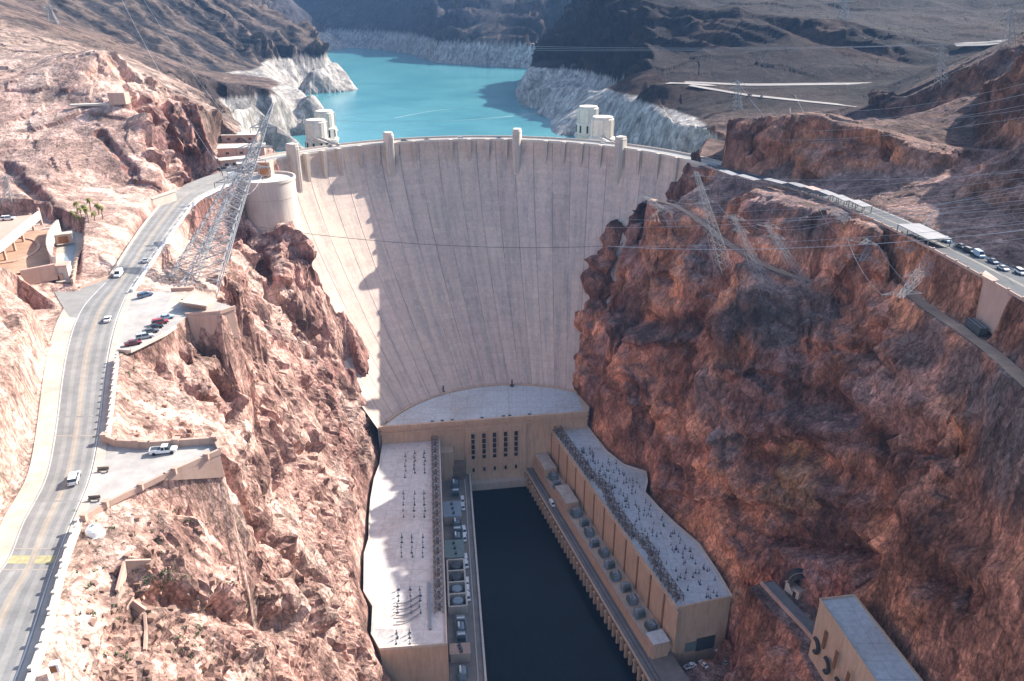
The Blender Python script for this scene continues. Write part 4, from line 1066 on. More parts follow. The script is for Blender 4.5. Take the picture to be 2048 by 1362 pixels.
band('road_wear',.60,.70,.104,M['asph_dark'],0,.82); band('road_wear',.80,.90,.104,M['asph_dark'],0,.82)
M['centre_paint']=simple('worn_centre_line',(.37,.31,.22),.7,0,.2,.6)
band('road_marking',.488,.496,.109,M['centre_paint'],0,.97); band('road_marking',.509,.517,.109,M['centre_paint'],0,.97)
band('road_marking',.955,.972,.109,M['paint_w'],0,.95); band('road_marking',.025,.04,.109,M['paint_w'],0,.50)
band('shoulder',-.42,0,.07,M['shoulder'],0,.58)
band('sidewalk',1.0,1.20,.24,M['walk'],0,.40); band('sidewalk',1.0,1.16,.24,M['walk'],.40,.98)
sheet('junction',JUNC,.094,M['asphalt']); sheet('parking_lot',PARK,.088,M['pave']); sheet('turnout',TURN,.088,M['pave'])
# faded yellow crossing band
def at_road(py,f,z=.0):
    """world point on the road at image row py"""
    best=min(range(1,400),key=lambda i:abs(U(0,py,0)[1]-(RL[0]*(1-i/400)+RL[-1]*i/400).y))
    yw=U(0,py,0)[1]
    def cross(P_):
        for a,b in zip(P_[:-1],P_[1:]):
            if (a.y-yw)*(b.y-yw)<=0 and a.y!=b.y: return a+(b-a)*((yw-a.y)/(b.y-a.y))
        return P_[0]
    a=cross(RL);b=cross(RR); p=a+(b-a)*f; return Vector((p.x,p.y,z))
for f0,f1 in ((.04,.44),(.56,.94)):
    a=[at_road(1128,f0),at_road(1128,f1),at_road(1112,f1),at_road(1112,f0)]
    q=MB(); q.prism([(p.x,p.y) for p in a],.108,.113); tag(q.build('road_marking',M['paint_y']),kind='structure')
for py in (1098,1140,1003,834,872):
    a=[at_road(py+1.2,.03),at_road(py+1.2,.97),at_road(py-1.2,.97),at_road(py-1.2,.03)]
    q=MB(); q.prism([(p.x,p.y) for p in a],.1075,.1115); tag(q.build('road_joint',M['asph_dark'] if py in(834,1003) else M['asph_mid']),kind='structure')
# parapet walls
def wall(pts,h,w_,label,mat='conc_l',post=0,z=0.,cat='wall',name='parapet_wall',group=None,postw=.55,rail=None):
    P_=[Vector((p[0],p[1],(p[2] if len(p)>2 else z))) for p in pts]
    t=empty(name,P_[0],0,label,cat,group)
    q=MB()
    for i in range(len(P_)-1):
        a,b=P_[i],P_[i+1]; d=(b-a).normalized(); 
        q.bar(a+Vector((0,0,h/2-.1))-d*w_*.3,b+Vector((0,0,h/2-.1))+d*w_*.3,w_*(1+.004*(i%2)),h+.2)
    kid(q,'wall',M[mat],t)
    if post:
        for p in resample(P_,post):
            q=MB(); q.box((p.x,p.y,p.z+h/2+.1),(postw,postw,h+.4)); q.box((p.x,p.y,p.z+h+.35),(postw*1.2,postw*1.2,.18)); kid(q,'post',M[mat],t)
    return t
side=[at_road(y,1.19) for y in (1500,1420,1362,1300,1240,1180,1130,1090,1060)]
for i in range(len(side)-1):
    pass
wall([(p.x,p.y,.1) for p in resample(side,6)],2.0,.5,'low pale stone parapet with square posts along the road at the bottom left',post=4.2)
s2=[at_road(y,1.22) for y in (880,850,800,760,722)]
wall([(p.x,p.y,.1) for p in s2],1.9,.5,'pale parapet with posts between the road and the rock slope above the turnout',post=3.6)
wall([U(x,y,.0) for x,y in [(212,884),(235,893),(300,897),(360,893),(432,888)]],1.9,.7,'curved thick parapet along the far side of the turnout','conc_p',post=9,postw=1.2)
wall([U(x,y,.0) for x,y in [(432,888),(440,906),(330,955),(215,1012),(170,1040)]],1.1,.6,'straight parapet along the near edge of the turnout','conc_p',post=7.5,postw=1.)
q=MB(); q.prism([U(432,890,0)[:2],U(440,907,0)[:2],U(330,957,0)[:2],U(322,950,0)[:2]],lambda p:-.4-6.*max(0,min(1,(p[0]-U(330,955,0)[0])/(U(432,890,0)[0]-U(330,955,0)[0]))),-.05); tag(q.build('retaining_wall',M['conc_p']),'pink retaining wall under the tip of the turnout','wall')
wall([U(x,y,0) for x,y in [(238,702),(262,704),(330,671),(352,655)]],.7,.5,'low kerb wall behind the row of parked cars','conc_l')
wall([U(x,y,0) for x,y in [(372,632),(440,627),(470,617)]],1.0,.6,'parapet on the near side of the lookout platform','conc_p')
wall([U(x,y,0) for x,y in [(345,582),(388,580)]],1.2,1.0,'short dark topped wall at the back of the lookout car park','conc_p')
q=MB(); q.prism([U(374,633,0)[:2],U(432,629,0)[:2],U(468,618,0)[:2],U(445,612,0)[:2],U(380,620,0)[:2]],-10,-.02); tag(q.build('retaining_wall',M['conc_p']),'tall plain retaining wall below the lookout platform beside the road','wall')
lk=empty('lookout_shelter',U(400,612,0),0,'low lookout building with a pointed pinkish roof terrace by the car park','building')
q=MB(); q.prism([U(365,612,0)[:2],U(412,620,0)[:2],U(430,606,0)[:2],U(392,592,0)[:2]],0,2.6); kid(q,'wall',M['conc_p'],lk)
q=MB(); q.prism([U(360,606,2.6)[:2],U(413,614,2.6)[:2],U(434,600,2.6)[:2],U(392,584,2.6)[:2]],2.62,3.0); kid(q,'roof',M['shoulder'],lk)
sheet('lawn_strip',[U(x,y,0) for x,y in [(345,586),(378,585),(372,612),(330,622)]],.10,M['shoulder'])
# road deck parapets towards the dam
pr=[Vector(U(x,y,.1)) for x,y in [(266,584),(284,556),(318,505),(352,456),(390,405),(424,386),(458,371)]]
wall(smoothl(pr,1),1.0,.55,'white guard wall on the canyon side of the road bridge','white',post=11,postw=.8)
pl_=[Vector(U(x,y,.1)) for x,y in [(222,553),(252,503),(288,450),(328,400),(352,380)]]
wall(smoothl(pl_,1),1.0,.4,'thin dark topped guard wall on the hill side of the road','conc')
wall([U(x,y,.1) for x,y in [(160,577),(225,553)]],.9,.5,'low wall between the junction and the gravel slope','conc_p')
br=empty('road_bridge',U(330,470,0),0,'concrete road viaduct over the dark gulch before the dam','bridge')
q=MB()
q.prism([U(x,y,0)[:2] for x,y in [(300,532),(352,455),(392,403),(372,398),(330,455),(282,520)]],-2.2,-.03); kid(q,'deck',M['conc'],br)
for x,y in ((322,494),(350,452),(376,416)):
    q=MB(); p=U(x,y,0); q.box((p[0]-2.,p[1],-13),(3,2.2,22)); kid(q,'pier',M['conc'],br)
# highway on the right
HI=[UH(x,y) for x,y in [(1414,328),(1450,336),(1500,348),(1560,361),(1640,380),(1700,396),(1790,430),(1880,470),(1960,505),(2048,545),(2200,622),(2420,737)]]
HOs=[UH(x,y) for x,y in [(1410,333),(1448,347),(1500,360),(1560,372),(1640,396),(1700,421),(1760,448),(1850,492),(1950,547),(2048,602),(2200,689),(2420,821)]]
def vsheet(name,A_,B_,m,dz):
    q=MB(); vs=[]
    for a,b in zip(A_,B_): vs+=[(a[0],a[1],a[2]+dz),(b[0],b[1],b[2]+dz)]
    n=len(A_); q.add(vs,[(i*2,i*2+1,i*2+3,i*2+2) for i in range(n-1)]); return tag(q.build(name,m),kind='structure')
def even(P_,n):
    P_=[Vector(p) for p in P_]; L=[0]
    for a,b in zip(P_[:-1],P_[1:]): L.append(L[-1]+(b-a).length)
    out=[]
    for i in range(n):
        t=L[-1]*i/(n-1); k_=max(j for j in range(len(L)) if L[j]<=t+1e-6); k_=min(k_,len(P_)-2); out.append(P_[k_].lerp(P_[k_+1],(t-L[k_])/(L[k_+1]-L[k_])))
    return out
HA,HB=even(smoothl(HI,1),60),even(smoothl(HOs,1),60)
vsheet('highway',HA,HB,M['asph_hwy'],.08)
for f in (.48,.52): vsheet('road_marking',[a.lerp(b,f) for a,b in zip(HA,HB)],[a.lerp(b,f+.012) for a,b in zip(HA,HB)],M['centre_paint'],.086)
for f in (.06,.92): vsheet('road_marking',[a.lerp(b,f) for a,b in zip(HA,HB)],[a.lerp(b,f+.015) for a,b in zip(HA,HB)],M['paint_w'],.086)
wall(resample(smoothl(HOs,1),12),.8,.4,'long pale parapet along the outer edge of the highway on the right','conc_p',post=8,postw=.6)
zt_=UH(2000,570)[2]; q=MB(); q.prism([UH(1962,551)[:2],UH(2028,592)[:2],UH(2035,583)[:2],UH(1970,543)[:2]],zt_-15,zt_-.1); tag(q.build('retaining_wall',M['conc_p']),'tall pinkish retaining wall below the highway at the right edge','wall')
# dirt track: follows the terrain
def track(name,pts,w_,m,dz=.12,step=3.,label=None):
    P_=resample(smoothl(pts,2),step); vs=[];fs=[]
    P2=[]
    for i,p in enumerate(P_):
        a=P_[max(0,i-1)];b=P_[min(len(P_)-1,i+1)];d=(b-a);d.z=0;d.normalize();n=Vector((-d.y,d.x,0))
        for s in (-1,-.33,.33,1):
            q=p+n*w_/2*s; vs.append((q.x,q.y,(min(max(gz(q.x,q.y),p.z-.8),p.z+.6) if name=='dirt_road' else max(gz(q.x,q.y),p.z-.8))+dz))
    for i in range(len(P_)-1):
        for k_ in range(3): fs.append((i*4+k_,i*4+k_+1,i*4+k_+5,i*4+k_+4))
    q=MB(); q.add(vs,fs); return tag(q.build(name,m),kind='structure')
track('dirt_road',[U(*p) for p in LR],4.,M['dirt'],.25)
track('dirt_road',[U(*p) for p in LR2],4.8,M['dirt'],.25)
for pts in ([UD(*p) for p in [(1370,166,830),(1500,172,825),(1650,170,825),(1830,167,820)]],[UD(*p) for p in [(1380,170,770),(1490,190,740),(1620,204,705),(1745,217,665)]],):
    track('gravel_road',pts,9,M['palegravel'],.6,8)
track('gravel_road',[UD(*p) for p in [(1335,166,790),(1380,168,780),(1420,172,800)]],18,M['palegravel'],.8,8)
track('gravel_road',[UD(*p) for p in [(1910,95,925),(1970,97,925),(2048,99,925)]],9,M['palegravel'],2.5,12)
# ledge road and its wall on the right
ledge=[U(1522,1168,-125),U(1560,1210,-125),U(1610,1262,-125),(114,206),(115,170)]
q=[ (p[0]+5.6,p[1]+1.5) for p in ledge]
sheet('ledge_road',[(p[0]+.2,p[1]) for p in ledge]+q[::-1],-124.85,M['deckroad'])
wall([(p[0],p[1],-125) for p in resample([(a[0],a[1]) for a in ledge[:4]],7)],1.6,.7,'pinkish parapet wall of the ledge road near the valve house','conc_p')
q=MB(); P_=[(a[0],a[1]) for a in ledge[:4]]; q.prism(P_+[(x+3,y+1) for x,y in P_[::-1]],-134,-125.1); tag(q.build('retaining_wall',M['conc_p']),'pale retaining wall holding up the ledge road near the valve house','wall')
# ---------------------------------------------------------------- wings of the powerhouse
AL=Vector((-42.2,386.5,0)); BL=Vector((-26.,232.,0)); AR=Vector((22.2,402.0,0)); BR=Vector((70.2,251.8,0))
class Fr:
    def __init__(s,A,B,side):
        s.A=A; s.d=(B-A).normalized(); s.L=(B-A).length; s.n=Vector((-s.d.y,s.d.x,0))*side; s.r=math.atan2(s.d.y,s.d.x)
    def p(s,a,o,z=0.): v=s.A+s.d*a+s.n*o; return (v.x,v.y,z)
FLft=Fr(AL,BL,1); FRgt=Fr(AR,BR,-1)
assert FLft.n.x>0 and FRgt.n.x<0
ZR=-145.
def rim(t,pts,w_,h,m,z=ZR,name='parapet'):
    q=MB()
    for a,b in zip(pts[:-1],pts[1:]):
        a=Vector((a[0],a[1],z+h/2));b=Vector((b[0],b[1],z+h/2)); d=(b-a).normalized(); q.bar(a-d*w_*.4,b+d*w_*.4,w_,h+.02*random.random())
    return kid(q,name,m,t)
# left wing
lw=empty('powerhouse_wing',(-50,310,-170),0,'left powerhouse wing with white gravel roof half in sunlight beside the river','building','powerhouse wings')
wb_=[(p[0]+.6,p[1]) for p in WL_back]
fpoly=wb_+[FLft.p(FLft.L,0)[:2],FLft.p(-1,0)[:2]]
q=MB(); q.prism(fpoly,-190,ZR-.25); kid(q,'wall',M['conc_w'],lw)
q=MB(); q.prism([(p[0]*.999,p[1]) for p in fpoly],ZR-.24,ZR); kid(q,'roof',M['roofwhite'],lw)
rim(lw,[FLft.p(0,-.3),FLft.p(FLft.L,-.3),wb_[-1]],.6,1.3,M['conc_l'])
rim(lw,wb_,.7,1.0,M['conc_l'])
# right wing
wr_=[(p[0]-.8,p[1]) for p in WR_back]
rw=empty('powerhouse_wing',(65,320,-170),0,'right powerhouse wing in shade with pale roof crowded by insulator posts','building','powerhouse wings')
fpoly=wr_+[FRgt.p(FRgt.L,0)[:2],FRgt.p(0,0)[:2]]
q=MB(); q.prism(fpoly,-190,ZR-.25); kid(q,'wall',M['conc_w'],rw)
q=MB(); q.prism([(p[0],p[1]) for p in fpoly],ZR-.24,ZR); kid(q,'roof',M['roofpale'],rw)
rim(rw,[FRgt.p(0,-.3),FRgt.p(FRgt.L,-.3),wr_[-1]],.6,1.1,M['conc_w'])
rim(rw,wr_,.8,1.2,M['conc_l'])
for i in range(12):                      # dark slots between the wall bays
    a=6+i*12.9
    if a>FRgt.L-6: break
    q=MB(); c=FRgt.p(a,.02,-157.3); q.box(c,(1.5,.5,23),FRgt.r); kid(q,'slot',M['brown'],rw)
    q=MB(); c=FRgt.p(a+6.45,.25,-156.5); q.box(c,(10.9,.5,22.4),FRgt.r); kid(q,'bay_panel',M['conc_w'],rw)
for i in range(12):                      # left wing bays facing the river
    a=8+i*12.6
    q=MB(); c=FLft.p(a,.02,-157.3); q.box(c,(1.3,.5,23),FLft.r); kid(q,'slot',M['brown'],lw)
# end wall gate of the right wing
ev=Vector((wr_[-1][0],wr_[-1][1],0))-Vector(FRgt.p(FRgt.L,0)); el=ev.length; ed=ev.normalized(); er=math.atan2(ed.y,ed.x); en=Vector((ed.y,-ed.x,0))
b0=Vector(FRgt.p(FRgt.L,0))
c=b0+ed*(el*.62)+en*.1; q=MB(); q.box((c.x,c.y,-168.2),(9,.6,8),er); kid(q,'gate',M['dkgrey'],rw)
c=b0+ed*(el*.36)+en*.1; q=MB(); q.box((c.x,c.y,-168.8),(6.4,.5,5),er); kid(q,'gate',M['green'],rw)
c=b0+ed*(el*.5)+en*.5; q=MB(); q.box((c.x,c.y,-163.6),(el*.55,1.1,.5),er); kid(q,'gate_lintel',M['conc_w'],rw)
# left deck: yard and road
ld_=empty('service_deck',FLft.p(80,8,-169),0,'left concrete quay with a service road between the wing and the river','quay','quays beside the river')
rv=[(-26.,392.),(-25.5,389.9),(-11.8,244.5),(-4,160)]
q=MB(); q.prism([FLft.p(-3,.2)[:2],FLft.p(FLft.L+75,.2)[:2]]+rv[::-1],-192,-170.); kid(q,'slab',M['deckroad'],ld_)
rim(ld_,[rv[1],rv[2],rv[3]],.9,1.2,M['conc_l'],-170,'river_wall')
rim(ld_,[(rv[1][0]-3.2,rv[1][1]),(rv[2][0]-3.2,rv[2][1]),(rv[3][0]-3.2,rv[3][1])],.5,.35,M['conc'],-170,'kerb')
# right deck on columns
rd=empty('service_deck',FRgt.p(80,13,-171),0,'right service road deck carried over the river on a long row of columns','quay','quays beside the river')
out=[(8.2,398.4),(26.5,341.6),(39.9,291.7),(56.2,242.8),(72,190)]
out=[FRgt.p(-4,16.0),FRgt.p(FRgt.L+62,16.6)]
q=MB(); q.prism([out[0][:2],out[1][:2],FRgt.p(FRgt.L+62,.0)[:2],FRgt.p(0,.3)[:2]],-171.6,-170.); kid(q,'slab',M['deckroad'],rd)
rim(rd,[out[0],out[1]],.6,1.1,M['conc_w'],-170,'parapet')
rim(rd,[FRgt.p(0,13.4),FRgt.p(FRgt.L+62,13.6)],.3,.22,M['dkgrey'],-170,'crane_rail')
rim(rd,[FRgt.p(0,11.6),FRgt.p(FRgt.L+62,11.8)],.3,.22,M['dkgrey'],-170,'crane_rail')
for i in range(48):
    c=FRgt.p(1+i*4.4,16.1,-176); q=MB(); q.box(c,(1.1,1.5,9.4),FRgt.r); q.box((c[0],c[1],-172.3),(1.5,2.0,1.4),FRgt.r); kid(q,'column',M['conc_w'],rd)
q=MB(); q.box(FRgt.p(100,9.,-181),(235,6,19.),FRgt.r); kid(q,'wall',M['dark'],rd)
# terrace of the right wing
tr=empty('transformer_terrace',FRgt.p(80,5,-170),0,'raised concrete terrace packed with transformers along the right wing','terrace')
q=MB(); c=FRgt.p(FRgt.L/2+1,5.6,-167.6); q.box(c,(FRgt.L-3,10.2,5.0),FRgt.r); kid(q,'slab',M['conc_w'],tr)
rim(tr,[FRgt.p(2,10.4),FRgt.p(FRgt.L,10.4)],.5,1.3,M['conc_p'],-165.1)
q=MB(); q.box(FRgt.p(FRgt.L-2.5,6.2,-166),(7,7.6,9),FRgt.r); kid(q,'end_block',M['conc_w'],tr)
q=MB(); q.box(FRgt.p(FRgt.L-2.5,6.2,-161.4),(7.3,7.9,.3),FRgt.r); kid(q,'end_roof',M['roofpale'],tr)
for a,L_,h_ in ((13,17,5.2),(47,17,5.0)):
    q=MB(); q.box(FRgt.p(a,6.4,-165+h_/2),(L_,7.2,h_),FRgt.r); kid(q,'control_block',M['conc_w'],tr)
    q=MB(); q.box(FRgt.p(a,6.4,-165+h_+.16),(L_+.3,7.5,.3),FRgt.r); kid(q,'block_roof',M['walk'],tr)
# ---------------------------------------------------------------- valve house, hut, tunnel
vh=empty('valve_house',(117,185,-125),0,'tan valve house with pale blue flat roof on the bottom right rock ledge','building')
vp=[U(1640,1200,-100)[:2],U(1708,1192,-100)[:2],U(1842,1362,-100)[:2],(130,120),(112.6,120),U(1750,1362,-100)[:2]]
q=MB(); q.prism(vp,-140,-100.3); kid(q,'wall',M['conc_w'],vh)
q=MB(); q.prism([(p[0],p[1]) for p in vp],-100.29,-99.95); kid(q,'roof',M['roofpale'],vh)
rim(vh,vp+[vp[0]],.5,.7,M['conc_w'],-100.,'parapet')
wa=Vector((*vp[0],0));wb2=Vector((*vp[4],0)); wd2=(wb2-wa).normalized(); wr2=math.atan2(wd2.y,wd2.x); wn=Vector((wd2.y,-wd2.x,0)); 
if wn.x>0: wn=-wn
for i in range(8):
    a=8+i*8.8; c=wa+wd2*a+wn*.05
    q=MB(); q.box((c.x,c.y,-110.5),(1.3,.5,7.5),wr2); kid(q,'window',M['brown'],vh)
    q=MB()
    ring=[]
    for k_ in range(9):
        th=math.pi*(-.5+k_/8*1.15); pc=c+wd2*(-4.3+2.4*math.cos(th))+Vector((0,0,-117.5+2.6*math.sin(th))); ring.append((pc.x+wn.x*.35,pc.y+wn.y*.35,pc.z))
    q.tube(ring,.75,6); kid(q,'outlet_arch',M['dark'],vh)
ht=empty('hut',U(1586,1185,-125),0,'small pale hut with a dark door by the tunnel on the ledge road','hut')
hp=U(1586,1188,-125); hr=math.radians(-62)
q=MB(); q.box((hp[0],hp[1],-123),(7,2.2,4.2),hr); kid(q,'wall',M['conc_l'],ht)
q=MB(); q.box((hp[0],hp[1],-120.8),(7.5,2.8,.3),hr); kid(q,'roof',M['conc'],ht)
q=MB(); q.box((hp[0]+1.1*math.sin(hr)+1.4*math.cos(hr),hp[1]-1.1*math.cos(hr)+1.4*math.sin(hr),-123.6),(1.4,.3,2.6),hr); kid(q,'door',M['dark'],ht)
tp=seen(1592,1150)
if tp:
    tn=empty('tunnel_portal',tp,0,'dark arched tunnel mouth in the rock above the small hut','tunnel')
    q=MB(); q.lathe((0,0,0),[(0,0),(4.2,0),(4.2,6)],24); q.v=[(x,-z_+1.5,y_) for x,y_,z_ in q.v]; q.v=[(tp.x+x,tp.y+y_-2.2,tp.z+z_) for x,y_,z_ in q.v]; kid(q,'mouth',M['dark'],tn)
    q=MB(); pts=[(tp.x+4.4*math.cos(a),tp.y-3.9,tp.z+4.4*math.sin(a)) for a in np.linspace(-.2,math.pi+.2,14)]; q.tube(pts,.3,6); kid(q,'rim',M['steel_b'],tn)
print('surfaces',time.time()-T0)
# ---------------------------------------------------------------- copies of whole things
def copy_tree(o,parent=None,recolour=None):
    c=o.copy(); COL.objects.link(c)
    if parent: c.parent=parent
    for ch in o.children: copy_tree(ch,c,recolour)
    return c
def put(o,loc,rz=0.,label=None,group=None,s=None):
    o.location=loc; o.rotation_euler=(0,0,rz)
    if label: o['label']=label
    if group: o['group']=group
    if s: o.scale=(s,s,s)
    return o
# ---------------------------------------------------------------- vehicles
def paint(name,c):
    m,nt,b=newmat(name); b.inputs['Base Color'].default_value=(*c,1); b.inputs['Roughness'].default_value=.35; b.inputs['Coat Weight'].default_value=.4
    g=N(nt,'ShaderNodeNewGeometry').outputs['Position']; n=noise(nt,g,3.,3); nt.links.new(ramp(nt,n,[(.3,tuple(x*.93 for x in c)),(.7,c)]),b.inputs['Base Color']); return m
PC={k:paint('car_paint_'+k,v) for k,v in dict(white=(.74,.74,.74),silver=(.42,.44,.46),red=(.32,.025,.025),darkred=(.16,.012,.016),black=(.02,.02,.022),grey=(.10,.105,.11),blue=(.06,.10,.18),paleblue=(.35,.45,.55)).items()}
M['tyre']=simple('rubber_tyre',(.02,.02,.02),.8); M['hub']=simple('wheel_hub',(.35,.35,.36),.4,.6); M['lamp_w']=simple('lamp_lens',(.7,.7,.68),.2); M['lamp_r']=simple('tail_lens',(.35,.02,.02),.3)
def body_mesh(q,L,W,prof,inset=.06):
    """side outline (x,z) extruded over the width, the upper points drawn in"""
    n=len(prof); hs=max(p[1] for p in prof); vs=[]
    for s in (-1,1):
        for x,z in prof:
            t=0 if z<.85 else (z-.85)*.22
            vs.append((x,s*(W/2-inset*(0 if .4<z<.8 else 1)-t),z))
    fs=[tuple(range(n)),tuple(range(2*n-1,n-1,-1))]+[(i,i+n,(i+1)%n+n,(i+1)%n) for i in range(n)]
    q.add(vs,fs)
def make_vehicle(kind,pc,label,cat='car',group=None,name=None,small=False):
    if kind=='sedan': L,W,H=4.7,1.85,1.45
    elif kind=='suv': L,W,H=4.9,1.95,1.78
    elif kind=='pickup': L,W,H=5.7,2.02,1.9
    elif kind=='van': L,W,H=5.6,2.05,2.25
    t=empty(name or {'sedan':'parked_car','suv':'suv','pickup':'pickup_truck','van':'van'}[kind],(0,0,0),0,label,cat,group)
    hl=L/2
    if kind=='sedan': lo=[(-hl,.35),(-hl,.78),(-hl+.15,.95),(-hl+1.0,.98),(hl-1.35,.92),(hl-.25,.78),(hl,.55),(hl,.32)]; cab=[(-hl+.75,.95),(-hl+1.35,1.40),(-hl+2.7,1.40),(hl-1.25,.93)]
    elif kind=='suv': lo=[(-hl,.40),(-hl,.95),(-hl+.1,1.08),(hl-1.35,1.05),(hl-.2,.95),(hl,.7),(hl,.38)]; cab=[(-hl+.12,1.06),(-hl+.35,1.70),(-hl+3.0,1.70),(hl-1.2,1.05)]
    elif kind=='pickup': lo=[(-hl,.5),(-hl,1.12),(-hl+.06,1.12),(hl-1.5,1.15),(hl-.2,1.05),(hl,.8),(hl,.48)]; cab=[(-.35,1.1),(-.2,1.85),(1.05,1.85),(1.65,1.12)]
    else: lo=[(-hl,.42),(-hl,1.2),(hl-1.0,1.2),(hl-.15,1.0),(hl,.75),(hl,.42)]; cab=[(-hl+.04,1.18),(-hl+.1,2.2),(hl-1.7,2.2),(hl-.9,1.18)]
    q=MB(); body_mesh(q,L,W,lo); kid(q,'body',PC[pc],t)
    q=MB(); vs=[]
    def cabm(q,cab,w0,w1,zt):
        vs=[]
        for s in (-1,1):
            for i,(x,z) in enumerate(cab): vs.append((x,s*(w0 if i in(0,3) else w1)/2,z))
        q.add(vs,[(0,1,2,3),(7,6,5,4),(0,4,5,1),(1,5,6,2),(2,6,7,3),(3,7,4,0)])
    if kind=='van':
        cabm(q,cab,W-.12,W-.3,0); kid(q,'upper_body',PC[pc],t)
        q=MB(); q.add([(hl-.86,-W/2+.2,1.22),(hl-.86,W/2-.2,1.22),(hl-1.62,W/2-.28,2.1),(hl-1.62,-W/2+.28,2.1)],[(0,1,2,3)]); q.v=[(x+.03,y,z) for x,y,z in q.v]; kid(q,'windscreen',M['glass'],t)
    else:
        cabm(q,cab,W-.16,W-.5,0); kid(q,'cabin_glass',M['glass'],t)
        x0,x1=cab[1][0],cab[2][0]; q=MB(); q.box(((x0+x1)/2,0,cab[1][1]+.03),(x1-x0+.12,W-.46,.07)); kid(q,'roof',PC[pc],t)
        if not small:
            q=MB(); xm=(cab[1][0]+cab[2][0])/2
            for s in (-1,1): q.bar((xm,s*(W-.15)/2,1.0),(xm,s*(W-.48)/2,cab[1][1]),.12)
            kid(q,'door_pillar',PC[pc],t)
    if kind=='pickup':
        q=MB(); q.box((-hl+1.2,0,1.10),(2.2,W-.35,.08)); kid(q,'load_bed',M['dkgrey'],t)
        for s in (-1,1):
            q=MB(); q.box((-hl+1.25,s*(W/2-.12),1.2),(2.4,.12,.22)); kid(q,'bed_side',PC[pc],t)
        q=MB(); q.box((-hl+.05,0,1.2),(.1,W-.2,.2)); kid(q,'tailgate',PC[pc],t)
    for sx_ in (-1,1):
        for s in (-1,1):
            r=.34 if kind!='pickup' else .4; cx_=sx_*(hl-.95)
            q=MB(); q.tube([(cx_,s*(W/2-.24),r),(cx_,s*(W/2+.01),r)],r,12); kid(q,'wheel',M['tyre'],t)
    if not small:
        for s in (-1,1):
            q=MB(); q.box((hl-.03,s*(W/2-.33),.72),(.1,.4,.18)); kid(q,'headlight',M['lamp_w'],t)
            q=MB(); q.box((-hl+.02,s*(W/2-.25),.85),(.08,.3,.22)); kid(q,'tail_light',M['lamp_r'],t)
    return t
def road_dir(py):
    a=at_road(py+8,.5);b=at_road(py-8,.5); return math.atan2((b-a).y,(b-a).x)
v=make_vehicle('suv','white','white suv driving in the right lane below the turnout','car',name='suv'); p=U(150,962,0); put(v,(p[0],p[1],.13),road_dir(955)+math.pi*0)
v=make_vehicle('sedan','white','small white car on the road just past the junction'); p=U(216,642,0); v.name='car'; put(v,(p[0],p[1],.13),road_dir(640))
v=make_vehicle('van','white','white van on the left lane at the top of the junction','van'); p=U(238,552,0); put(v,(p[0],p[1],.13),road_dir(560)+math.pi)
v=make_vehicle('sedan','silver','pale silver car driving towards the dam on the road bridge'); p=U(292,524,0); v.name='car'; put(v,(p[0],p[1],.13),road_dir(525))
v=make_vehicle('suv','blue','dark blue suv leaving the lookout car park by the road','car'); p=U(291,594,0); put(v,(p[0],p[1],.12),math.radians(52))
v=make_vehicle('pickup','white','white pickup truck parked in the triangular turnout','pickup truck'); p=U(328,906,0); put(v,(p[0],p[1],.10),math.radians(12))
gp='cars parked in a row at the lookout'
for (x,y,k_,c_,lab) in ((267,690,'sedan','darkred','small dark red car, nearest the camera in the lookout row'),(290,677,'suv','silver','silver suv parked second in the lookout row beside the red car'),(302,666,'sedan','grey','dark grey car in the middle of the lookout row'),(311,657,'sedan','black','black car parked next to the bright red one'),(321,648,'suv','red','bright red suv parked near the far end of the lookout row'),(333,638,'sedan','paleblue','pale blue car at the far end of the lookout row')):
    v=make_vehicle(k_,c_,lab,'car',gp,name='parked_car'); p=U(x,y,0); put(v,(p[0],p[1],.10),math.radians(30))
wv=[]
proto=make_vehicle('van','white','white service van parked on the left quay','van','white vans parked along the left quay',name='service_van',small=True)
for i,y in enumerate((1003,1016,1063,1078,1120,1131,1168,1183,1196)):
    o=proto if i==0 else copy_tree(proto); xx=925+ (y-1000)*.055
    p=U(xx,y,-170); put(o,(p[0],p[1],-169.95),FLft.r+math.radians(4*(i%3)))
    o['label']='white service van parked on the left quay between the transformer yard and the road'
for (x,y,k_,c_,lab,rz) in ((1380,1334,'pickup','white','white pickup parked outside the gate of the right wing',25),(1407,1330,'sedan','white','white car parked between two other vehicles outside the right wing',120),(1446,1322,'suv','silver','silver suv parked nearest the rock outside the right wing',110),(1438,1308,'sedan','white','white car parked behind the silver suv outside the right wing',115)):
    v=make_vehicle(k_,c_,lab,'pickup truck' if k_=='pickup' else 'car','vehicles parked outside the right wing'); p=U(x,y,-172.2); put(v,(p[0],p[1],-172.25),math.radians(rz))
v=make_vehicle('van','white','white van on the right service road deck','van'); p=U(1104,1009,-170); put(v,(p[0],p[1],-169.98),FRgt.r)
hd=math.atan2(HOs[7][1]-HOs[6][1],HOs[7][0]-HOs[6][0])
for i,(x,y,k_,c_,lab) in enumerate(((1893,484,'suv','paleblue','pale blue suv on the highway just beyond the large roof'),(1922,496,'sedan','grey','dark grey car, second beyond the large roof on the highway'),(1938,505,'suv','black','black suv on the highway between the grey and the silver cars'),(1957,513,'van','paleblue','pale blue van in the middle of the highway queue'),(1985,526,'sedan','blue','blue car near the pink retaining wall on the highway'),(2005,540,'sedan','silver','silver car above the pink retaining wall on the highway'),(2040,548,'suv','white','white suv at the right edge of the picture on the highway'))):
    v=make_vehicle(k_,c_,lab,'car','cars on the highway at the right',small=True,name='car'); p=UH(x,y); put(v,(p[0],p[1],p[2]+.1),hd+math.radians((i%3-1)*6))
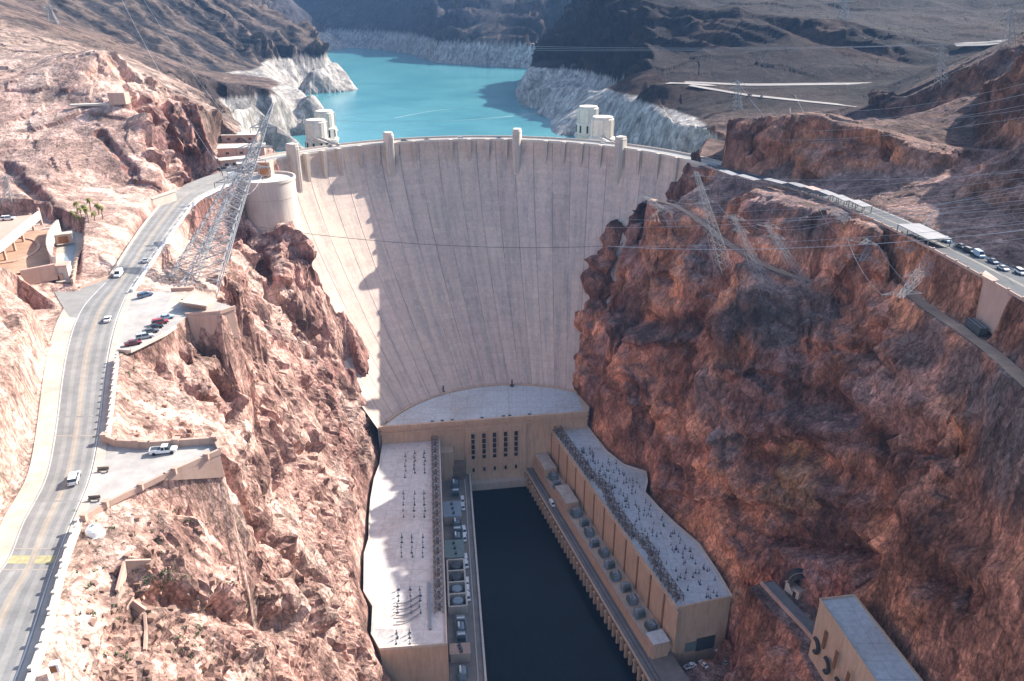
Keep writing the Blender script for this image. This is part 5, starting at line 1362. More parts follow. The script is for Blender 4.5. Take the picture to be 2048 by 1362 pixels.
for i,(x,y,c_,lab) in enumerate(((1465,192,'black','black car, leftmost of four on the far gravel lot'),(1479,195,'grey','grey car, second from left on the far gravel lot'),(1499,194,'black','black suv, third from left on the far gravel lot'),(1523,196,'blue','blue car, rightmost of four on the far gravel lot'))):
    s_=seen(x,y)
    if s_: v=make_vehicle('suv' if i==2 else 'sedan',c_,lab,'car','cars on the far gravel lot',small=True,name='parked_car'); put(v,(s_.x,s_.y,s_.z+1.0),math.radians(20*i))
for (x,y,c_,k_,lab) in ((445,342,'black','van','black van parked by the rock wall near the dam end'),(462,336,'white','sedan','white car beside the black van near the dam end'),(478,330,'silver','suv','silver suv parked in front of the stair house'),(466,352,'white','van','white van on the road bend before the dam'),(655,293,'black','suv','black suv driving over the left end of the dam crest'),(1210,289,'white','sedan','white car on the dam crest by the right intake towers')):
    v=make_vehicle(k_,c_,lab,'van' if k_=='van' else 'car',None,small=True,name='car'); p=U(x,y,0); put(v,(p[0],p[1]+(5 if x>600 else 0),.12),math.radians(40))
for i,(a) in enumerate((-21,-15,-6,4)):
    v=make_vehicle('sedan' if i%2 else 'suv',('black','grey','white','blue')[i],('black suv','grey car','white suv','blue car')[i]+' crossing the middle of the dam crest','car','cars crossing the dam crest',small=True,name='car')
    A=math.radians(a); put(v,(-19.6+153*math.sin(A),399.5+153*math.cos(A),.08),-A)
# dark trailer by the dirt road on the right
p=U(1950,662,-8); bt=empty('trailer',(p[0],p[1],-8.1),0,'long dark trailer with pale roof stripes beside the dirt road','trailer')
rz=math.atan2(U(1970,680,-9)[1]-U(1935,652,-9)[1],U(1970,680,-9)[0]-U(1935,652,-9)[0]); b=bt.location
q=MB(); q.box((b[0],b[1],b[2]+1.7),(9.5,2.6,2.4),rz); kid(q,'body',M['dkgrey'],bt)
q=MB()
for s in (-.7,.7): q.box((b[0]-s*math.sin(rz),b[1]+s*math.cos(rz),b[2]+2.98),(8.6,.5,.14),rz)
kid(q,'roof_stripes',M['steel'],bt)
for a in (-3.4,-2.3,3.0):
    for s in (-1.1,1.1):
        c=(b[0]+a*math.cos(rz)-s*math.sin(rz),b[1]+a*math.sin(rz)+s*math.cos(rz),b[2]+.5); q=MB(); q.tube([(c[0]+.15*math.sin(rz),c[1]-.15*math.cos(rz),c[2]),(c[0]-.15*math.sin(rz),c[1]+.15*math.cos(rz),c[2])],.5,10); kid(q,'wheel',M['tyre'],bt)
# ---------------------------------------------------------------- canopies along the highway
cans=[((1434,338),(1466,348)),((1470,348),(1509,358)),((1523,356),(1566,365)),((1573,363),(1604,372)),((1606,371),(1629,378)),((1631,378),(1660,388)),((1663,388),(1690,399)),((1695,398),(1727,411)),((1790,446),(1862,477))]
ordn=['nearest the dam','second from the dam','third from the dam','fourth from the dam','short and pinkish, fifth from the dam','sixth from the dam, beside the pinkish one','seventh from the dam','last of the row, eighth from the dam']
M['can_pink']=simple('pinkish_canopy_sheet',(.36,.24,.21),.7,0,.08,.3); M['can_pale']=simple('pale_canopy_sheet',(.22,.215,.225),.7,0,.1,.3)
for i,(a,b) in enumerate(cans):
    pa=Vector(UH(a[0],a[1]+3,3.2)); pb=Vector(UH(b[0],b[1]+3,3.2)); zb_=(pa.z+pb.z)/2-3.2; pa.z=pb.z=3.2; d=(pb-pa).normalized(); e_=d*min(1.6,(pb-pa).length*.06); pa=pa+e_; pb=pb-e_; n=Vector((-d.y,d.x,0)); 
    if n.y<0: n=-n
    wd3=5.0 if i<8 else 9.5
    t=empty('parking_canopy',((pa+pb)/2)-Vector((0,0,3.2)),0,'pale flat canopy roof over the highway parking, '+ordn[i] if i<8 else 'large wide pale canopy roof beyond the row, nearest the highway cars','canopy','canopies along the highway')
    q=MB(); c=(pa+pb)/2+n*wd3/2; q.box((c.x,c.y,3.2),((pb-pa).length,wd3,.3),math.atan2(d.y,d.x)); kid(q,'roof',M['can_pink'] if i==4 else M['can_pale'],t)
    k_=max(2,int((pb-pa).length/7))
    for j in range(k_+1):
        for o_ in (.3,wd3-.3):
            c=pa+d*(.3+((pb-pa).length-.6)*j/k_)+n*o_; q=MB(); q.box((c.x,c.y,1.5),(.3,.3,3.1)); kid(q,'post',M['steel'],t)
    t.location.z+=zb_+.05
# ---------------------------------------------------------------- lattice towers and wires
def lattice(base,top,wb,wt,arms,label,n=9,w_=.16,mat='pylon',cat='pylon',group='lattice towers of the power lines',name='lattice_tower',rz=0.3):
    base=Vector(base);top=Vector(top)
    t=empty(name,base,0,label,cat,group)
    cs,sn=math.cos(rz),math.sin(rz)
    def c(f,i):
        p=base.lerp(top,f); w=wb+(wt-wb)*(f**.8); a,b=((-1,-1),(1,-1),(1,1),(-1,1))[i]
        return p+Vector(((a*cs-b*sn)*w/2,(a*sn+b*cs)*w/2,0))
    q=MB()
    for i in range(4): q.bar(c(0,i)-Vector((0,0,2)),c(1,i),w_*1.4)
    for k_ in range(n):
        f0,f1=k_/n,(k_+1)/n
        for i in range(4):
            j=(i+1)%4
            q.bar(c(f0,i),c(f1,j),w_*.8); q.bar(c(f0,j),c(f1,i),w_*.8); q.bar(c(f1,i),c(f1,j),w_*.7)
    kid(q,'mast',M[mat],t)
    ends=[]
    for f,L in arms:
        p=base.lerp(top,f); h=2.0
        q=MB(); dx=Vector((cs,sn,0)); dy=Vector((-sn,cs,0))*(wb+(wt-wb)*f)*.5
        for s in (-1,1):
            tip=p+dx*s*L
            for e in (-1,1):
                q.bar(p+dy*e,tip,w_*1.1); q.bar(p+dy*e+Vector((0,0,h)),tip,w_)
            for m_ in (.3,.6): q.bar(p+dx*s*L*m_-dy*(1-m_),p+dx*s*L*m_+dy*(1-m_)+Vector((0,0,h*(1-m_))),w_*.8); q.bar(p+dx*s*L*m_+dy*(1-m_),p+dx*s*L*m_-dy*(1-m_)+Vector((0,0,h*(1-m_))),w_*.8)
            ends.append(tip)
        kid(q,'crossarm',M[mat],t)
        for s in (-1,1):
            tip=p+dx*s*L; q=MB(); q.tube([tip,tip-Vector((0,0,2.2))],.16,5); kid(q,'insulator',M['steel_b'],t)
    return t,ends
WIRES=[]
def g3(px,py,z): p=U(px,py,z); return (p[0],p[1],gz(p[0],p[1]))
T={}
T['a']=lattice(U(395,575,-3),UD(545,208,325),13,.6,[(.62,9),(.74,7),(.86,5)],'tall leaning lattice tower rising from the lookout car park to a thin tip',20,.2)
T['b']=lattice(U(425,520,-9),UD(512,292,390),11,2.2,[(.7,8),(.85,7),(.98,6)],'leaning lattice tower in front of the round drum building',17,.2)
T['c']=lattice(U(360,560,-3),UD(468,345,330),10,2.2,[(.75,7),(.9,6)],'shorter leaning lattice tower beside the road bridge, leftmost of three',14,.2)
T['d']=lattice(U(1450,535,-24),UD(1392,343,390),6.5,1.6,[(.66,6),(.8,5),(.95,4)],'lattice tower standing highest in front of the right end of the dam',15,.08,'pylon')
T['e']=lattice(U(1335,425,-16),UD(1290,392,425),6,2.,[(.9,8)],'short lattice gantry on the cliff rim with a long white crossarm',5,.08,'pylon')
for k_,(bx,by,tx,ty,D,arms,lab) in dict(
 f=(1545,556,1466,432,345,[(.97,9),(.8,7)],'lattice tower on the bench, second right of the cliff rim gantry'),
 g=(1622,572,1534,450,333,[(.97,9),(.8,7)],'lattice tower beside the middle bend of the dirt road'),
 h=(1700,560,1666,421,328,[(.97,10),(.75,8),(.55,6)],'tall lattice tower below the highway canopies at the right'),
 i=(1770,565,1724,487,305,[(.97,10),(.7,8)],'lattice tower below the large canopy with a wide white crossarm'),
 j=(1745,570,1722,522,300,[(.95,12)],'low lattice gantry at the head of the dark gully'),
 k=(1850,640,1800,594,252,[(.95,12),(.6,9)],'low broad lattice gantry with long bars across the dirt road'),
 l=(1850,560,1815,505,285,[(.95,8)],'bluish lattice tower between the highway and the dirt road')).items():
    T[k_]=lattice(g3(bx,by,-24),UD(tx,ty,D),5.6,1.5,[(f_,L_*.62) for f_,L_ in arms],lab,10,.075,'pylon',rz=-.7 if k_!='k' else .1)
for k_,(bx,by,tx,ty,lab) in dict(m=(1884,168,1884,92,'distant lattice tower on the ridge left of the right mountain'),n=(1690,38,1688,-8,'distant lattice tower at the top edge of the picture'),o=(2018,92,2022,18,'distant lattice tower near the top right corner'),p=(1475,220,1476,162,'small distant lattice tower between the two gravel roads'),q=(108,48,96,10,'small pale lattice mast on the pink hill at the top left'),r=(15,400,10,352,'small lattice mast on the rock above the garage deck')).items():
    s_=seen(bx,by)
    if s_: T[k_]=lattice(s_,UD(tx,ty,s_.y),s_.y*.012,s_.y*.002,[(.75,s_.y*.012),(.92,s_.y*.009)],lab,7,max(.12,s_.y*.00028))
def wire(a,b,sag,lab,r=.085,n=22,mat='wire'):
    a=Vector(a);b=Vector(b); pts=[]
    for i in range(n+1):
        f=i/n; p=a.lerp(b,f); p.z-=sag*4*f*(1-f); pts.append(p)
    q=MB(); q.tube(pts,r,4,False); o=q.build('power_line',M[mat]); tag(o,lab,'cable','power lines')
    return o
# long spans over the right bank
spans=[((1195,455,400),(2120,392,260),3,.06),((1180,492,390),(2120,440,250),3,.06),((1215,437,410),(2120,412,255),3,.05),((1400,352,372),(2120,338,300),3,.06),((1466,440,345),(2120,368,270),3,.06),
 ((1534,458,333),(2120,352,280),3,.05),((1700,222,420),(2120,148,330),3,.05),((1640,245,430),(2120,172,320),3,.06),((1600,262,430),(2120,196,310),3,.05),((1560,280,430),(2120,222,300),3,.05),((1720,238,400),(2120,206,320),3,.05)]
for i,(a,b,s_,r) in enumerate(spans):
    wire(UD(*a),UD(*b),s_,'thin pale wire strung over the right bank towards the right edge of the picture',r)
for i in range(9):
    wire(UD(1230+60*i,405+11*i,420-6*i),UD(2120,330+17*i,290-6*i),2.5,'fine pale wire running low over the right bank towards the right edge of the picture',.045)
for i in range(3):
    a=UD(1040,92+i*4,900); b=UD(2150,80+i*5-(i*6),700); wire(a,b,4,'thin wire crossing high over the far end of the lake',.10)
for i,(a,b) in enumerate((((1476,164,None),(1680,360,430)),((1500,200,None),(1760,395,380)),((1540,215,None),(1780,380,390)),((1580,215,None),(1600,330,420)),((1590,190,None),(1720,350,430)))):
    def pt(q_): return UD(q_[0],q_[1],q_[2] or 620)
    wire(pt(a),pt(b),6,'thin wire sloping down over the red hill above the highway',.07)
wire(UD(380,432,300),UD(1215,492,320),5,'dark heavy cable stretched across the face of the dam',.10,30,'dkgrey')
wire(UD(1215,492,320),UD(2120,452,235),4,'dark heavy cable continuing over the right bank',.11,30,'wire')
for i,(a,b) in enumerate((('a','b'),('a','c'),('b','c'))):
    for j in range(2):
        wire(T[a][1][j],T[b][1][j],3,'wire hanging between the leaning lattice towers on the left',.07)
for j in range(2):
    wire(T['a'][1][j],UD(230+40*j,-30,520),6,'wire running from the tall leaning tower up over the pink hill',.05)
for a,b in (('d','f'),('f','g'),('g','h'),('h','i'),('i','k'),('d','e')):
    for j in range(2): wire(T[a][1][j],T[b][1][min(j,len(T[b][1])-1)],2.5,'wire hanging between the pylons on the right bank',.06)
print('towers',time.time()-T0)
# ---------------------------------------------------------------- switchgear
def insulator(name='insulator_post'):
    q=MB(); q.mat(M['dkgrey']).box((0,0,.15),(1.1,.8,.3)); q.tube([(0,0,.2),(0,0,2.6)],.13,6); q.mat(M['bluegrey']).lathe((0,0,1.2),[(.16,0),(.36,.1),(.16,.25),(.36,.4),(.16,.55),(.36,.7),(.16,.85),(.12,1.5),(0,1.5)],8)
    return q.build(name)
ip=insulator(); tag(ip,'dark insulator post on the pale roof of the right wing','insulator','insulator posts on the right wing roof')
k_=0
for i in range(230):
    a=RNG.uniform(28,157); o_=-RNG.uniform(8.,34)*min(1,.55+a/300.)
    if a<45: o_=-RNG.uniform(6,15)
    p=FRgt.p(a,o_,ZR)
    # keep on the roof
    def inside(poly,x,y):
        r=False
        for u in range(len(poly)):
            (ax,ay),(bx,by)=poly[u][:2],poly[(u+1)%len(poly)][:2]
            if (ay>y)!=(by>y) and x<(bx-ax)*(y-ay)/(by-ay)+ax: r=not r
        return r
    rp=[(q_[0],q_[1]) for q_ in wr_]+[FRgt.p(FRgt.L,0)[:2],FRgt.p(0,0)[:2]]
    if not inside(rp,p[0]+2.2,p[1]) or not inside(rp,p[0],p[1]-2): continue
    o=ip if k_==0 else ip.copy()
    if k_: COL.objects.link(o)
    k_+=1; o.location=p; o.rotation_euler=(0,0,FRgt.r+.3*RNG.randn()); s_=RNG.uniform(.55,.95); o.scale=(s_,s_,s_*1.2)
# posts on the left wing roof, in short rows
jp=insulator(); first=True
tag(jp,'dark insulator post standing in a short row on the white left wing roof','insulator','insulator posts on the left wing roof')
for xs,ys_ in (((811,),(913,922,933,942,955)),((829,849),(907,915,922,930,938,946)),((807,829,849),(988,998,1010,1022,1034)),((803,824,845),(1075,1085,1095,1106,1114)),((797,822,840),(1180,1192,1202,1214,1226)),((794,820),(1267,1276,1288))):
    for x in xs:
        for y in ys_:
            o=jp if first else jp.copy()
            if not first: COL.objects.link(o)
            first=False; o.location=U(x+RNG.uniform(-1.5,1.5),y,ZR); o.rotation_euler=(0,0,RNG.uniform(0,3)); s_=RNG.uniform(.7,1.15); o.scale=(s_,s_,s_)
for i,y in enumerate((1204,1216,1228,1241)):
    q=MB(); a=Vector(U(792,y+3,ZR+.9)); b=Vector(U(812,y+2,ZR+.9)); c=Vector(U(838,y-13,ZR+.9)); q.tube(smoothl([a,b,c],2),.28,6)
    o=q.build('bus_pipe',M['steel']); tag(o,'curved grey pipe lying on the sunlit left wing roof near its end wall','pipe','curved pipes on the left wing roof')
# gantries along the front edges
def gantry(L=6.5,W=3.6,H=3.4):
    t=empty('bus_gantry',(0,0,0),0); q=MB()
    for x in (-L/2,0,L/2):
        for y in (-W/2,W/2): q.bar((x,y,0),(x,y,H),.26)
        q.bar((x,-W/2,H),(x,W/2,H),.24); q.bar((x,-W/2,.4),(x,W/2,H-.2),.16); q.bar((x,W/2,.4),(x,-W/2,H-.2),.16)
    for y in (-W/2,W/2): q.bar((-L/2,y,H),(L/2,y,H),.24); q.bar((-L/2,y,.3),(0,y,H),.14); q.bar((0,y,H),(L/2,y,.3),.14)
    kid(q,'frame',M['steel_b'],t)
    q=MB()
    for x in (-L/3,0,L/3): q.tube([(x,0,H),(x,0,H-1.3)],.2,5); q.tube([(x,-W/3,0),(x,-W/3,1.8)],.28,6)
    kid(q,'insulator',M['bluegrey'],t)
    q=MB(); q.box((0,.3,.6),(L*.55,1.3,1.2)); kid(q,'switch_box',M['dkgrey'],t)
    return t
ga=gantry(); tag(ga,'brown lattice gantry on the river edge of the left wing roof','gantry','gantries on the left wing roof')
for i in range(19):
    o=ga if i==0 else copy_tree(ga); a=3+i*7.3
    if a>FLft.L-14: o.hide_render=False
    put(o,FLft.p(a,-3.2,ZR),FLft.r)
gb=copy_tree(ga); tag(gb,'dark lattice gantry on the river edge of the right wing roof','gantry','gantries on the right wing roof')
for i in range(21):
    o=gb if i==0 else copy_tree(gb); put(o,FRgt.p(5+i*7.3,-3.4-(2.5*max(0,math.sin(i*.9)) if i>6 else 0),ZR),FRgt.r)
# long pale duct on the left roof
q=MB(); q.bar(U(857,1165,ZR+.5),U(861,1258,ZR+.5),1.0,.8); tag(q.build('roof_duct',M['steel']),'long straight grey duct on the left wing roof beside the gantries','duct')
# transformers
def transformer(white=False):
    t=empty('transformer',(0,0,0),0)
    q=MB(); q.box((0,0,1.9),(4.2,2.8,3.2)); q.box((0,0,.15),(5.2,3.8,.3)); kid(q,'tank',M['bluegrey'],t)
    for s in (-1,1):
        q=MB()
        for k_ in range(7): q.box((-1.8+k_*.6,s*1.95,1.8),(.14,.9,2.6))
        kid(q,'radiator',M['green'],t)
    for k_ in (-1.2,0,1.2):
        q=MB(); q.lathe((k_,.2,3.4),[(.16,0),(.34,.15),(.16,.35),(.32,.5),(.16,.7),(.3,.85),(.12,1.1),(.1,2.0),(0,2.0)],8); kid(q,'bushing',M['steel_w'],t)
    q=MB(); q.tube([(-1.6,-1.0,4.2),(1.6,-1.0,4.2)],.5,10); q.box((0,-1,3.6),(.3,.3,.9)); kid(q,'conservator',M['white'] if white else M['steel'],t)
    return t
ta=transformer(); tag(ta,'grey transformer standing on the terrace of the right wing','transformer','transformers on the right terrace')
n_=0
for i in range(15):
    a=26+i*8.6 if i>2 else (24,32,60)[i]
    if 38<a<57: continue
    o=ta if n_==0 else copy_tree(ta); n_+=1
    put(o,FRgt.p(a,5.6+.8*math.sin(i*2.1),-165.1),FRgt.r+math.pi/2*(i%2)+.1*math.sin(i*5))
tb=transformer(True); tag(tb,'transformer with a white conservator standing in the yard beside the left wing','transformer','transformers in the left yard')
n_=0
for y in (952,968,984,1046,1060,1074,1240,1256,1272,1345):
    p=U(906+(y-950)*.035,y,-168); o=tb if n_==0 else copy_tree(tb); n_+=1; put(o,(p[0]+1.2,p[1],-169.95),FLft.r+math.pi/2*(n_%2))
# concrete bays and roofs of the left yard
for i,(y0,y1,w0,mt,lab) in enumerate(((925,948,9.5,'bluegrey','pale blue grey flat roofed block nearest the dam in the left yard'),(1006,1036,9.5,'bluegrey','long flat roofed block in the middle of the left yard'),(1084,1118,9.5,'green','grey green flat roofed block between the transformers of the left yard'),(1292,1312,8.5,'conc_p','pinkish concrete block near the end of the left yard'))):
    a=Vector(U(905,y0,-166)); b=Vector(U(910,y1,-166)); c=(a+b)/2
    fr_=FLft; s_=(c-fr_.A).dot(fr_.d); L_=(b-a).length
    t=empty('switch_house',fr_.p(s_,5.2,-170),0,lab,'building','blocks in the left yard')
    q=MB(); q.box(fr_.p(s_,5.2,-167.6),(L_,w0,5),fr_.r); kid(q,'wall',M['conc'],t)
    q=MB(); q.box(fr_.p(s_,5.2,-164.95),(L_+.4,w0+.4,.3),fr_.r); kid(q,'roof',M[mt],t)
    for k_ in range(3):
        q=MB(); q.box(fr_.p(s_-L_*.3+k_*L_*.3,5.0+.4*k_,-164.4),(1.4,1.2,.9),fr_.r); kid(q,'vent_box',M['dkgrey'],t)
a=Vector(U(905,1128,-168)); s0_=(a-FLft.A).dot(FLft.d); a=Vector(U(905,1222,-168)); s1_=(a-FLft.A).dot(FLft.d)
t=empty('cooling_bay',FLft.p((s0_+s1_)/2,5.4,-170),0,'cream walled open bay holding three round dark tanks in the left yard','tank bay')
for o_ in (1.2,9.6):
    q=MB(); q.box(FLft.p((s0_+s1_)/2,o_,-167.6),(s1_-s0_,.8,5),FLft.r); kid(q,'wall',M['conc_l'],t)
for k_ in range(5):
    q=MB(); q.box(FLft.p(s0_+(s1_-s0_)*k_/4,5.4,-167.6),(.8,7.8,4.98),FLft.r); kid(q,'cross_wall',M['conc_l'],t)
for k_ in range(4):
    q=MB(); q.lathe(FLft.p(s0_+(s1_-s0_)*(k_+.5)/4,5.4,-170),[(2.6,0),(2.6,4.4),(2.1,4.8),(0,4.9)],16); kid(q,'tank',M['dkgrey'] if k_<2 else M['bluegrey'],t)
print('gear',time.time()-T0)
# ---------------------------------------------------------------- garage, ramp and walls at the left
G=lambda x,y,z: U(x,y,z)
gd=empty('parking_deck',G(20,500,4),0,'raised pale parking deck on thin columns at the left edge','parking deck')
gz0=12.
poly=[G(-80,560,gz0),G(0,497,gz0),G(79,427,gz0),G(72,434,gz0),G(60,432,gz0),G(0,438,gz0),G(-90,446,gz0)]
poly=[G(-80,545,gz0),G(2,490,gz0),G(78,428,gz0),G(0,436,gz0),G(-90,446,gz0)]
q=MB(); q.prism([(p[0],p[1]) for p in poly],gz0-1.,gz0); kid(q,'deck',M['conc_p'],gd)
rimp=[poly[0],poly[1],poly[2]]
q=MB()
for a,b in zip(rimp[:-1],rimp[1:]): q.bar((a[0],a[1],gz0-.4),(b[0],b[1],gz0-.4),.8,3.2)
kid(q,'edge_beam',M['conc_l'],gd)
for x,y in ((24,492),(41,474),(62,452),(78,440),(5,510)):
    p=G(x,y-8,8.); q=MB(); q.box((p[0]-.6,p[1]+1.5,7.2),(.8,.8,7.8)); kid(q,'column',M['conc_p'],gd)
v=make_vehicle('suv','white','white suv on the raised parking deck at the left edge','car',name='parked_car'); p=G(17,440,gz0); put(v,(p[0],p[1],gz0+.05),math.radians(15))
# ramp floor with the curved wall
sheet('ramp_floor',[G(x,y,4) for x,y in [(-40,560),(45,545),(98,533),(103,505),(98,480),(110,458),(60,460),(0,470),(-40,500)]],4.05,M['dirt'])
for k_,(r0,m_) in enumerate(((1,'conc_p'),)):
    c=[G(x,y,4) for x,y in [(0,528),(40,522),(72,506),(80,492),(70,480),(40,476)]]
    q=MB(); pts=[Vector((p[0],p[1],4.2)) for p in smoothl(c,2)]
    for a,b in zip(pts[:-1],pts[1:]): q.bar(a,b,1.2,.5)
    tag(q.build('kerb',M['conc_p']),'curved kerb on the ramp floor under the parking deck','kerb')
cw_=[G(x,y,6) for x,y in [(118,455),(106,470),(100,485),(98,500),(101,515),(110,530)]]
wall([(p[0],p[1],4) for p in smoothl(cw_,2)],5.2,.9,'tall curved pale retaining wall beside the ramp','conc_l')
wall([(p[0],p[1],2) for p in [G(44,548,6),G(108,536,6)]],5.5,1.2,'straight pinkish wall at the foot of the ramp above the junction','conc_p')
gb_=empty('gate_tower',G(125,560,1),0,'small pinkish tower block where the ramp walls meet the junction','building')
p=G(124,566,0); q=MB(); q.box((p[0],p[1]+2,3.),(5.0,4.5,6.4),.2); kid(q,'wall',M['conc_l'],gb_); q=MB(); q.box((p[0],p[1]+2,6.4),(5.4,5.,.5),.2); kid(q,'roof',M['conc_p'],gb_)
p=G(104,570,0); q=MB(); q.box((p[0],p[1]+3,1.8),(7,4,3.6),.1); kid(q,'annex',M['conc_p'],gb_)
q=MB(); q.box((p[0],p[1]+.95,1.7),(5.,.3,2.4),.1); kid(q,'opening',M['dark'],gb_)
kb=empty('kiosk',G(125,488,2),0,'small orange framed kiosk with a dark opening behind the curved wall','kiosk')
p=G(128,482,3); q=MB(); q.box((p[0],p[1],4.2),(6.5,3.2,3.6),.5); kid(q,'wall',M['conc_p'],kb); q=MB(); q.box((p[0],p[1],6.15),(7.2,4,.3),.5); kid(q,'roof',M['shoulder'],kb)
q=MB(); q.box((p[0]+.8,p[1]-1.6,4.),(3.4,.4,2.6),.5); kid(q,'opening',M['brown'],kb)
wlk=[G(x,y,2.) for x,y in [(146,565),(152,530),(166,500),(180,480),(205,462),(240,445),(262,432)]]
wall([(p[0],p[1],1.5) for p in smoothl(wlk,2)],1.6,.5,'long curved low wall with dark posts beside the gravel slope','conc_p',post=5,postw=.7)
sheet('plaza',[G(x,y,1.) for x,y in [(112,566),(146,566),(152,528),(166,498),(180,478),(200,462),(150,452),(122,470),(112,500),(112,535)]],1.35,M['walk'])
q=MB(); q.prism([G(x,y,1)[:2] for x,y in [(128,540),(140,540),(152,500),(150,470),(134,480)]],.9,1.45); tag(q.build('stair_ramp',M['bluegrey']),'pale blue paved stair ramp beside the curved wall','steps')
# tunnel portal box by the road
tpb=empty('portal_wall',G(325,405,0),0,'dark faced concrete retaining wall under the rock beside the road','wall')
q=MB(); a=Vector(G(306,418,0));b=Vector(G(352,402,0)); d=(b-a).normalized(); c=(a+b)/2; q.box((c.x-1,c.y+1.5,2.2),((b-a).length,2.2,4.6),math.atan2(d.y,d.x)); kid(q,'wall',M['conc'],tpb)
q=MB(); q.box((c.x-1,c.y+1.5,4.7),((b-a).length+1,3,.4),math.atan2(d.y,d.x)); kid(q,'cap',M['shoulder'],tpb)
# ledge road structure on the pink hill
s_=seen(242,205)
if s_:
    lt=empty('lookout_ledge',s_,0,'small concrete ledge with a square block high on the pink hill','building')
    q=MB(); q.box((s_.x,s_.y-1,s_.z+2.5),(9,6,6)); kid(q,'block',M['conc_p'],lt)
    q=MB(); q.box((s_.x-12,s_.y-3,s_.z-.6),(26,4,1.0),.25); kid(q,'ledge',M['conc_l'],lt)
# flat pale roofs at the left end of the lake side
for i,(x,y,L_,W_,h_,lab,rz) in enumerate(((482,272,24,12,4,'pale flat roofed block under the rock face by the lake',.1),(484,300,28,13,5,'tan terrace building between the rock face and the dam',.25),(466,322,15,8,4,'small grey building by the car park at the dam end',.5),(500,328,14,7,3.6,'low grey building behind the stair house',.4))):
    p=G(x,y,3); t=empty('service_building',(p[0],p[1],0),0,lab,'building')
    q=MB(); q.box((p[0],p[1],h_/2),(L_,W_,h_+1.),rz); kid(q,'wall',M['conc_p'],t); q=MB(); q.box((p[0],p[1],h_+.65),(L_+1,W_+1,.3),rz); kid(q,'roof',M['conc_l'],t)
    for k_ in range(3):
        q=MB(); a=-L_*.3+k_*L_*.3; q.box((p[0]+a*math.cos(rz)+W_/2*math.sin(rz),p[1]+a*math.sin(rz)-W_/2*math.cos(rz),h_*.5),(2.,.3,1.4),rz); kid(q,'window',M['glass'],t)
# white fuel tank dome by the parapet
p=U(188,1062,0); zz=gz(p[0],p[1]); t=empty('water_tank',(p[0],p[1],zz),0,'small white domed water tank on the slope below the turnout','tank')
q=MB(); q.lathe((p[0],p[1],zz-1.5),[(1.55,0),(1.55,2.2),(1.45,2.6),(1.1,3.0),(.6,3.2),(0,3.25)],20); kid(q,'shell',M['white'],t)
q=MB(); q.lathe((p[0],p[1],zz+1.7),[(.3,0),(.3,.25),(0,.25)],10); kid(q,'hatch',M['steel'],t)
q=MB(); q.lathe((p[0],p[1],zz-.6),[(1.9,0),(1.9,.5),(1.5,.5)],20); kid(q,'base_ring',M['conc_l'],t)
# zigzag retaining walls on the slope at the bottom left
for pts,h_,lab in (([(238,1190),(252,1135),(300,1133)],2.3,'cream zigzag retaining wall on the gravel slope below the road'),([(238,1192),(262,1212),(284,1228)],2.4,'lower cream return wall joining the zigzag wall'),([(290,1228),(292,1262),(290,1300)],1.1,'low pale wall running down the slope from the zigzag wall')):
    P_=[seen(x,y) for x,y in pts]
    if all(P_): wall([(p.x,p.y,p.z-.6) for p in P_],h_,.45,lab,'conc_p')
# white cabinet at the bottom left
s_=at_road(1342,1.42); q=empty('control_cabinet',(s_.x,s_.y,0),0,'small white cabinet beside the parapet at the bottom left corner','cabinet')
m_=MB(); m_.box((s_.x,s_.y,.9),(1.3,1.0,1.7),.3); kid(m_,'body',M['white'],q); m_=MB(); m_.box((s_.x,s_.y-.52,.9),(.9,.06,1.3),.3); kid(m_,'door',M['brown'],q)
# benches on the sidewalk by the turnout
for i,(y,f) in enumerate(((945,1.25),(1003,1.27))):
    s_=at_road(y,f); b=empty('bench',(s_.x,s_.y,.1),0,'dark roadside bench on the sidewalk, '+('farther one next to the turnout' if i==0 else 'nearer one next to the turnout'),'bench')
    m_=MB(); m_.box((s_.x,s_.y,.62),(2.4,.6,.12),.1); kid(m_,'seat',M['steel_b'],b)
    m_=MB(); m_.box((s_.x,s_.y+.28,1.0),(2.4,.1,.6),.1); kid(m_,'backrest',M['steel_b'],b)
    for e in (-.9,.9): m_=MB(); m_.box((s_.x+e,s_.y,.32),(.15,.5,.5),.1); kid(m_,'leg',M['dkgrey'],b)
# ---------------------------------------------------------------- plants
M['leaf_y']=simple('yellow_green_leaves',(.20,.19,.05),.8,0,.35,2.); M['leaf_g']=simple('dusty_green_leaves',(.10,.115,.06),.8,0,.35,2.); M['trunk']=simple('palm_trunk',(.28,.20,.14),.9)
def palm(x,y,z,h,lab):
    t=empty('palm_tree',(x,y,z),0,lab,'tree','palms below the pink hill')
    q=MB(); q.tube([(x,y,z-.5),(x+.15,y,z+h*.5),(x+.1,y,z+h)],.32,7,True,.2); kid(q,'trunk',M['trunk'],t)
    q=MB()
    for k_ in range(26):
        a=RNG.uniform(0,6.28); e=RNG.uniform(-.5,1.1); L=RNG.uniform(1.1,1.8); pts=[]
        for j in range(5):
            f=j/4; r=L*f*math.cos(e*(1-f*.3)); pts.append(Vector((x+.1+r*math.cos(a),y+r*math.sin(a),z+h+L*f*math.sin(e)-1.3*f*f)))
        wv_=[.12,.42,.46,.32,.04]; sd_=Vector((-math.sin(a),math.cos(a),0)); vs=[]
        for p,w2 in zip(pts,wv_): vs+= [p-sd_*w2,p+sd_*w2-Vector((0,0,.0))]
        q.add(vs,[(i*2,i*2+1,i*2+3,i*2+2) for i in range(4)])
    kid(q,'crown',M['leaf_y'],t); return t
pal=[(148,418),(156,405),(165,422),(172,408),(182,400),(190,420),(198,408),(178,424),(160,430),(206,416)]
ws=['leftmost palm','tall palm second from the left','short palm third from the left','palm with a high crown left of centre','tallest palm in the middle','short palm right of the tallest','palm second from the right','low palm in front of the tallest','nearest low palm','rightmost palm']
